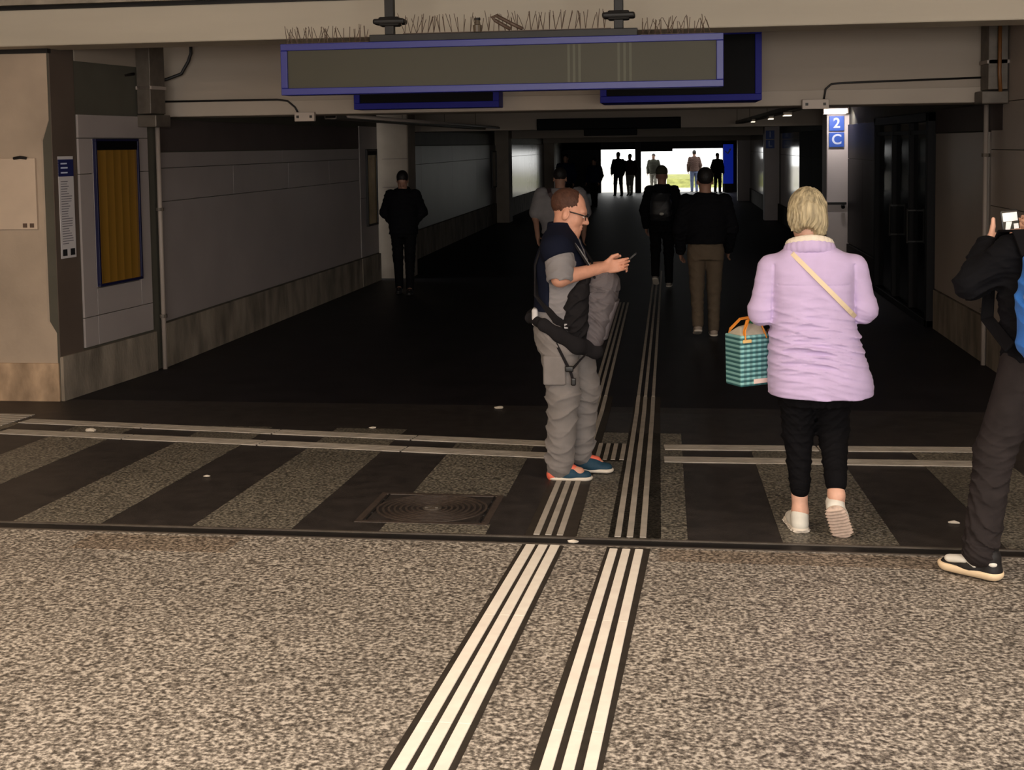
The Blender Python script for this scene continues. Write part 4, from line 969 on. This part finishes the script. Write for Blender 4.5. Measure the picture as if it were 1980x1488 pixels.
    MB().ribbon([Z((.118, .235, 1.10)), Z((.10, .258, 1.085))], (0, .3, 1), .012, .004).build('emblem', M('pale_mark', (186, 170, 180), .5), bo)
    return P
man()

# ---- generic standing or walking figure
def figure(label, loc, rz, Hh, mtop, mleg, mshoe, mhair, lean=0., stride=.12, lift=None, armpose=((.0, -.06), (.0, .06)), width=1.0, h=.014, hood=False, cap=None, short=False, mskin=None, headpitch=0., bulk=1.0, coat=.86, elbow=0., hairk=1.0, solem=None, group=None, pockets=False):
    k = Hh/1.70; mskin = mskin or sk_d
    S_ = lambda *p: V3(p)*k
    sw = .185*width
    ho = S_(0, .01+lean+.02*math.sin(-headpitch), 1.575-.01*abs(headpitch)); Q = rotx(-headpitch)
    lv = [(.86, 0, -.01, .155, .115), (1.0, 0, lean*.3, .15, .11), (1.2, 0, lean*.6, .165*width, .115), (1.35, 0, lean*.85, .17*width, .10), (1.43, 0, lean, .10, .075), (1.47, 0, lean, .06, .06)]
    def lvk(e=0., z0=0, bl=1.0): return [(z*k, cx*k, cy*k, (rx*bl+e)*k, (ry*bl+e)*k) for z, cx, cy, rx, ry in lv if z >= z0]
    fy = {-1: stride, 1: -stride}
    lf = lift or {-1: 0., 1: .0}
    ank = {s: S_(s*.085, fy[s], .09+lf[s]) for s in (-1, 1)}; hip = {s: S_(s*.09, 0, .88) for s in (-1, 1)}
    kn = {s: (ank[s]+hip[s])/2+S_(0, .03+.25*lf[s], .02) for s in (-1, 1)}
    sh_ = {s: S_(s*sw, lean*.9, 1.385) for s in (-1, 1)}
    el = {s: S_(s*(sw+.06+elbow), lean*.6+armpose[0 if s < 0 else 1][0]-.03, 1.11) for s in (-1, 1)}
    wr_ = {s: S_(s*(sw+.04-(.06 if elbow else 0)), armpose[0 if s < 0 else 1][1]+.07, .875+(.05 if elbow else 0)) for s in (-1, 1)}
    if pockets: wr_ = {s: S_(s*.125, .0, .97) for s in (-1, 1)}; el = {s: el[s]+S_(s*.02, -.03, .03) for s in (-1, 1)}
    fine = h < .012
    body = head_prims(ho, Q, k, fine)+[cone(S_(0, lean, 1.42), ho+(0, -.01, -.04), .055*k, .052*k, .03), stack(lvk(-.012), .03)]
    for s in (-1, 1):
        body += [cone(sh_[s], el[s], .048*k, .04*k), cone(el[s], wr_[s], .038*k, .028*k), cone(hip[s], kn[s], .08*k, .055*k), cone(kn[s], ank[s], .052*k, .036*k), cone(ank[s], ank[s]+S_(0, .1, -.04), .035*k, .03*k)]
        body += hand_prims(wr_[s], wr_[s]-el[s], (-s*.25, .9, .2), (.35, .3, .2), s=k*.98)
    P = person(label, loc, rz, body, h, mskin, group)
    ez = .012
    top = [stack([(coat*k, 0, -.005*k, (.175*bulk)*k, (.14*bulk)*k)]+lvk(.022*bulk, max(1.0, coat+.05), bulk), .04)]
    for s in (-1, 1):
        end = sh_[s]+(el[s]-sh_[s])*.75 if short else wr_[s]+(el[s]-wr_[s])*.05
        if short: top.append(cone(sh_[s]*V3((.93, 1, 1)), end, .075*k*bulk, .072*k*bulk))
        else: top += [cone(sh_[s]*V3((.93, 1, 1)), el[s], .07*k*bulk, .062*k*bulk, .04), cone(el[s], end, .06*k*bulk, .048*k*bulk, .03)]
    if hood: top.append(ell(S_(0, lean-.075, 1.44), S_(.10, .065, .07), .04))
    jn = skin('tshirt' if short else 'jacket', top, min(h, .012), mtop, P, wr(ONE, .09, .006, int(Hh*100), 4))
    leg = [stack([(.80*k, 0, 0, .165*k, .12*k), (.98*k, 0, 0, .165*k, .12*k)], .04)]
    for s in (-1, 1): leg += [cone(hip[s], kn[s], .095*k, .072*k, .03), cone(kn[s], ank[s]+S_(0, 0, .0), .07*k, .056*k, .03)]
    skin('trousers', leg, min(h, .012), mleg, P, wr(ONE, .1, .005, 3+int(Hh*100), 4))
    for s in (-1, 1):
        pit = min(.9, lf[s]*4); f = (0, math.cos(pit), -math.sin(pit)); u = (0, math.sin(pit), math.cos(pit))
        shoe(P, ank[s]+V3((0, -.06*k*math.cos(pit)-.05*math.sin(pit), -.085*k*math.cos(pit)+.05*math.sin(pit))), f, u, mshoe, solem or m_shbk, .26*k, .045*k, max(.006, min(h, .010)))
    c = ho+Q@V3((0, -.018, .06))*k
    if cap is not None:
        hp = [ell(c+Q@V3((0, .004, .012))*k, V3((.085, .105, .095))*k, .01, rot=Q), rbox(c+Q@V3((0, .0, -.085))*k, V3((.2, .2, .06))*k, .01, .01, 's', Q)]
        skin('beanie', hp, min(h, .009), cap, P)
    else:
        hp = [ell(c, V3((.082, .102, .094))*k*hairk, .01, rot=Q), ell(ho+Q@V3((0, .11, -.02))*k, V3((.10, .085, .10))*k, .015, 's', Q), rbox(ho+Q@V3((0, 0, -.115))*k, V3((.2, .2, .06))*k, .01, .015, 's', Q)]
        skin('hair', hp, min(h, .008), mhair, P, lambda X, Y, Z: .0015*np.sin(X*260)*np.sin(Y*240+Z*150))
    P['_k'] = k
    return P, k, lean

figure('person in a black jacket walking towards the camera past the left column, head bowed', (-3.63, 16.9, 0), R(186), 1.70, m_blkj, m_blkcl, m_shbk, m_haird, .02, .10, None, ((.02, .10), (.0, .04)), 1.0, .010, True, headpitch=.55, bulk=1.16, coat=.84, pockets=True)
P1, k1, _ = figure('person in black with a beanie and a dark backpack walking away down the tunnel', (-.07, 17.6, 0), R(-4), 1.70, m_blkj, m_blkcl, M('grey_shoe', (120, 112, 104), .6), m_haird, .03, -.14, {-1: .12, 1: 0.}, ((-.02, -.04), (.02, .10)), 1.0, .010, False, M('olive_beanie', (52, 50, 32), .9), bulk=1.08, coat=.90, solem=m_solew)
bk = empty('backpack', 'dark backpack with a pale round badge on the walker in the beanie', 'backpack', (-.07, 17.6, .98), R(-4))
skin('body', [stack([(-.02, 0, -.20, .13, .05), (.08, 0, -.215, .15, .075), (.25, 0, -.20, .145, .07), (.38, 0, -.17, .12, .045)], .04, n=3)], .010, M('black_nylon', (22, 22, 27), .5, .5), bk, wr(ONE, .12, .004, 2, 4))
for s in (-1, 1): MB().ribbon([(s*.09, -.15, .36), (s*.10, -.06, .46), (s*.11, .05, .46), (s*.12, .14, .36), (s*.15, .12, .15)], (1, 0, 0), .05, .01).build('shoulder_strap', m_blkcl, bk)
skin('badge', [ell((.02, -.292, .09), (.034, .008, .022))], .005, M('pale_badge', (190, 186, 176), .5), bk)
figure('broad man in a black jacket and beige trousers walking away in mid tunnel', (.40, 13.1, 0), R(2), 1.765, m_blkj, m_beige, M('tan_shoe', (150, 136, 124), .6), m_haird, .03, -.10, {-1: .07, 1: 0.}, ((-.02, .05), (.05, .16)), 1.10, .009, False, bulk=1.12, coat=.96, elbow=.0, solem=m_solew)
Pg, kg, _ = figure('person in loose grey t-shirt walking away, mostly hidden behind the man in profile', (-1.32, 15.46, 0), R(3), 1.74, m_grey, m_jean, M('pale_trainer', (196, 192, 188), .6), m_haird, .06, .12, None, ((-.04, -.02), (.04, .10)), 1.3, .010, False, short=True, bulk=1.32, coat=.92, headpitch=.5, solem=m_solew)
e = MB().ribbon([(-.15, .12, 1.36), (-.14, .0, 1.50), (-.12, -.10, 1.45), (-.03, -.155, 1.30), (.08, -.17, 1.10), (.17, -.12, .98)], (1, .2, .3), .05, .008).build('shoulder_strap', M('brown_strap', (74, 58, 60), .7)); e.location = (-1.32, 15.46, 0)
tag(e, 'dark strap over the left shoulder of the grey t-shirt', 'bag strap')
# far figures near the bright exit
m_nv = cloth('far_navy', (24, 30, 52)); m_mar = cloth('far_maroon', (58, 34, 40)); m_brn = cloth('far_brown', (84, 66, 60)); m_ol = cloth('far_olive', (62, 62, 54)); m_bj = cloth('far_blue_jeans', (96, 108, 140)); m_lt = cloth('far_light_trousers', (150, 148, 140))
FG = None
for lab, x, y, rz, Hh, mt, ml, st, wd in (
    ('dark silhouetted person striding in front of the left bright opening', -1.86, 48.5, 20, 1.70, m_blkj, m_blkcl, .16, 1.0),
    ('person in a maroon coat beside the pillar of the far exit', -1.42, 48.9, 160, 1.62, m_mar, m_lt, .06, 1.25),
    ('dark figure with light trousers just right of the exit pillar', -.55, 53.6, 170, 1.68, m_ol, m_lt, .08, 1.1),
    ('person in a brown coat and blue jeans in the right bright opening', 1.18, 54.0, 10, 1.80, m_brn, m_bj, .06, 1.0),
    ('person in a navy coat standing far back above the grey t-shirt', -2.98, 37.0, 175, 1.74, m_nv, m_blkcl, .05, 1.15),
    ('second navy coated person close to the left exit wall', -2.30, 40.0, 150, 1.58, m_nv, m_blkcl, .05, 1.3),
    ('dark person at the right edge of the exit beside the blue banner', 2.02, 50.5, 200, 1.60, m_blkj, m_blkcl, .05, .95)):
    z = 0 if y < 52.4 else -.1
    figure(lab, (x, y, z), R(rz), Hh, mt, ml, m_shbk, m_haird, .0, st, None, ((.03, .05), (-.03, .0)), wd, .022, False, bulk=1.1)

# ---- person at the right edge photographing with a raised phone
RY = 5.30
def photographer():
    ox, oz = 1.298, gz(RY)
    yaw = R(14)
    ho = V3((.30, .20, 1.56)); Q = rotx(-.05)
    # local axes here are world axes about the foot, so that the pose reads directly
    tor = [(.85, .30, .16, .165, .12), (1.0, .29, .17, .155, .115), (1.2, .285, .185, .165, .115), (1.35, .285, .19, .165, .10), (1.43, .29, .19, .09, .075), (1.47, .295, .19, .06, .06)]
    shl, ell_, wl = (.135, .15, 1.37), (-.012, .20, 1.225), (.092, .34, 1.385); shr, elr, wrr = (.45, .22, 1.375), (.52, .38, 1.19), (.36, .47, 1.40)
    kl, al = (.085, .17, .50), (-.005, .035, .095); kr, ar = (.42, .30, .49), (.50, .24, .095)
    body = head_prims(ho, Q)+[cone((.29, .19, 1.42), ho+V3((0, -.01, -.04)), .057, .053), stack(tor, .03), cone(shl, ell_, .05, .042), cone(ell_, wl, .04, .028), cone(shr, elr, .05, .042), cone(elr, wrr, .04, .028),
        cone((.20, .15, .86), kl, .085, .058), cone(kl, al, .055, .038), cone((.38, .18, .86), kr, .085, .058), cone(kr, ar, .055, .038), cone(al, (-.05, .10, .05), .036, .03), cone(ar, (.50, .34, .05), .036, .03)]
    body += hand_prims(wl, (.92, .28, .22), (-.3, .0, .95), ((.25, .35, .2), (.3, .4, .3), (.35, .45, .3), (.4, .5, .3)), 0, .98, (.45, .85, .05), -.15)
    body += hand_prims(wrr, (-.75, .1, .55), (.4, 0, .8), (.6, .5, .4))
    P = person('person cut off by the right edge raising a phone, black hoodie, charcoal jeans, blue backpack', (ox, RY, oz), 0, body, .005, sk_f)
    skin('hair', [ell(ho+V3((0, -.016, .058)), (.083, .104, .095), rot=Q), ell(ho+V3((0, .12, -.02)), (.10, .085, .11), .015, 's'), rbox(ho+V3((0, 0, -.12)), (.2, .2, .06), .01, .015, 's')], .006, m_haird, P)
    hl_ = [(.90, .295, .165, .185, .145), (1.0, .29, .17, .18, .14), (1.2, .285, .185, .19, .14), (1.34, .285, .19, .185, .12), (1.40, .29, .19, .12, .09), (1.45, .295, .19, .08, .08)]
    we = V3(ell_)+(V3(wl)-V3(ell_))*.93
    skin('hoodie', [stack(hl_, .03), cone((.15, .155, 1.365), ell_, .082, .064, .04), cone(ell_, we, .066, .052, .03), cone((.43, .215, 1.37), elr, .078, .065, .04), cone(elr, wrr, .062, .045, .03), ell((.29, .10, 1.43), (.11, .07, .07), .04)], .006, m_blkj, P, wr(ONE, .08, .0055, 41, 4))
    q = [stack([(.80, .29, .16, .175, .13), (.95, .295, .165, .18, .135)], .04), cone((.205, .155, .86), kl, .105, .080, .03), cone(kl, (.0, .035, .115), .080, .072, .03), cone((.385, .18, .86), kr, .105, .08, .03), cone(kr, (.5, .24, .12), .078, .072, .03)]
    skin('jeans', q, .0055, m_dkjean, P, wr(lambda X, Y, Z: np.clip(.4+1.3*np.exp(-((Z-.45)/.16)**2)+1.2*np.exp(-((Z-.16)/.07)**2), 0, 2), .08, .006, 51, 3))
    f = unit((-.80, .60, 0))
    h0 = V3((.078, -.015, .002))
    s = shoe(P, h0, f, (0, 0, 1), m_shbk, m_solec, .275, .048, .0045, False, .030, .095, 1.04)
    sd = np.cross(f, (0, 0, 1)); B_ = lambda y, z, x: h0+f*y+V3((0, 0, z))+sd*x
    skin('toe_panel', [cone(B_(.15, .070, -.018), B_(.215, .058, -.016), .030, .027, .01, flat=((0, 0, 1), .62))], .0045, m_shwh, s)
    skin('heel_panel', [cone(B_(.035, .075, -.020), B_(.075, .085, -.026), .022, .018, .01, flat=((0, 0, 1), .7))], .004, m_shwh, s)
    skin('swoosh', [cone(B_(.10, .06, -.046), B_(.15, .078, -.038), .010, .005, .004)], .003, m_shwh, s)
    shoe(P, (.50, .16, .002), (.05, 1, 0), (0, 0, 1), m_shbk, m_solec, .275, .048, .006, False, .034, .09)
    ph = MB().box((-.039, -.005, -.068), (.039, .005, .068)).build('smartphone', M('phone_body', (24, 24, 26), .3, .5), bevel=.005)
    ph.location = (ox+.200, RY+.40, oz+1.462); ph.rotation_euler = (R(-6), R(-6), R(8)); tag(ph, 'raised smartphone showing a bright picture at the right edge', 'phone')
    sc_ = MB().box((-.034, -.0058, -.062), (.034, -.0049, .062)).build('screen', emit_mat('screen_dark', (70, 66, 60), .25), ph)
    mb = MB(); mb.box((-.032, -.0066, .018), (.032, -.0057, .056)); mb.hexa([(-.03, -.0066, -.03), (-.012, -.0066, -.03), (-.012, -.0057, -.03), (-.03, -.0057, -.03), (-.02, -.0066, .016), (.006, -.0066, .016), (.006, -.0057, .016), (-.02, -.0057, .016)])
    mb.box((.012, -.0066, -.022), (.032, -.0057, .006)); mb.build('picture', emit_mat('screen_light', (235, 230, 224), .75), sc_)
    K = empty('backpack', 'blue backpack on the person at the right edge', 'backpack', (ox+.312, RY+.0, oz+.92), R(13))
    mbl = cloth('blue_nylon', (46, 112, 200), .1, 200, .2, .55)
    bo = skin('body', [stack([(0, 0, .0, .15, .07), (.08, 0, -.01, .195, .10), (.28, 0, 0, .195, .10), (.42, 0, .02, .16, .075), (.47, 0, .03, .11, .05)], .04, n=3)], .006, mbl, K, wr(ONE, .16, .006, 61, 4))
    skin('front_pocket', [stack([(.04, 0, -.09, .13, .035), (.20, 0, -.10, .135, .04), (.26, 0, -.09, .12, .03)], .02, n=3)], .006, mbl, bo)
    skin('emblem', [ell((-.178, -.05, .285), (.022, .025, .035))], .004, M('cream_patch', (225, 214, 190), .6), bo)
    MB().box((-.012, -.004, -.018), (.012, .004, .018)).build('tag', M('light_blue_tag', (130, 180, 225), .6), bo).location = (-.172, -.072, .075)
    for s_ in (-1, 1): MB().ribbon([(s_*.13, .06, .44), (s_*.135, .13, .54), (s_*.135, .25, .53), (s_*.145, .34, .40), (s_*.18, .30, .15), (s_*.19, .08, .06)], [(1, 0, 0)]*4+[(.5, .2, .8)]*2, .055, .012).build('shoulder_strap', m_blkcl, K, bevel=.003)
photographer()
# ------------------------------------------------------------------ camera
HC = 2.05
cam = bpy.data.cameras.new('camera'); co = bpy.data.objects.new('camera', cam); COL.objects.link(co); sc.camera = co
YAW, PITCH, ROLL = .13526, .068316, -.014376
cy, sy = math.cos(YAW), math.sin(YAW); fw = Vector((-sy, cy, 0)); rt = Vector((cy, sy, 0)); up = Vector((0, 0, 1))
cp, sp = math.cos(PITCH), math.sin(PITCH); F = fw*cp-up*sp; u2 = up*cp+fw*sp
cr, sr = math.cos(ROLL), math.sin(ROLL); Rr = rt*cr+u2*sr; U = u2*cr-rt*sr
mw = Matrix(((Rr.x, U.x, -F.x, 0), (Rr.y, U.y, -F.y, 0), (Rr.z, U.z, -F.z, HC), (0, 0, 0, 1))); co.matrix_world = mw
cam.sensor_width = 36; cam.lens = 2400/1980*36; cam.sensor_fit = 'HORIZONTAL'
cam.shift_x = (990-963.63)/1980; cam.shift_y = (444.96-744)/1980
cam.clip_end = 300

# ------------------------------------------------------------------ light
w = bpy.data.worlds.new('sky'); sc.world = w; w.use_nodes = True
bg = w.node_tree.nodes['Background']; bg.inputs['Color'].default_value = (1, 1, .97, 1); bg.inputs['Strength'].default_value = 3.2
def area(name, loc, rot, sx, sy_, power, col=(1, 1, 1), portal=False, spread=180):
    l = bpy.data.lights.new(name, 'AREA'); l.shape = 'RECTANGLE'; l.size = sx; l.size_y = sy_; l.energy = power; l.color = col; l.spread = R(spread)
    o = bpy.data.objects.new(name, l); COL.objects.link(o); o.location = loc; o.rotation_euler = rot
    if portal: l.cycles.is_portal = True
    return o
WARM = (1.0, .86, .70)
NEUT = (1.0, .93, .86)
for x, c, e in ((-6.5, (1, .72, .46), 140), (-2.5, NEUT, 60), (1.5, NEUT, 60), (6.0, NEUT, 150)):  # unseen hall lamps assumed; far-right ones added to brighten the left tunnel wall
    for y in (-1.5, 1.5):
        area('assumed_hall_lamp', (x, y, 3.62), (0, 0, 0), 1.4, .25, e, c)
for x in (-4.5, -1.2, 2.1):
    area('assumed_front_lamp', (x, 3.8, 3.62), (0, 0, 0), 1.4, .25, 42, (1.0, .80, .60))  # unseen warm lamps, assumed from the light near the threshold
area('assumed_rear_daylight', (1.5, -8.7, 2.0), (R(90), 0, 0), 9, 2.6, 950, (1, .955, .89))  # daylight from behind is assumed; light stands before a solid wall, no entrance built
area('exit_portal', (-.3, 52.5, .8), (R(-90), 0, 0), 6, 2.6, 1, portal=True)
area('column_lamp_light', (2.66, 20.0, 2.5), (R(22), 0, 0), .3, .06, 7, (1, .93, .88))
vs = sc.view_settings; sc.display_settings.display_device = 'sRGB'; vs.view_transform = 'Standard'; vs.look = 'None'; vs.exposure = -.12; vs.gamma = 1; vs.use_curve_mapping = False
sc.cycles.use_denoising = True
sc.cycles.max_bounces = 6; sc.cycles.diffuse_bounces = 3; sc.cycles.glossy_bounces = 4
sc.cycles.sample_clamp_indirect = 4
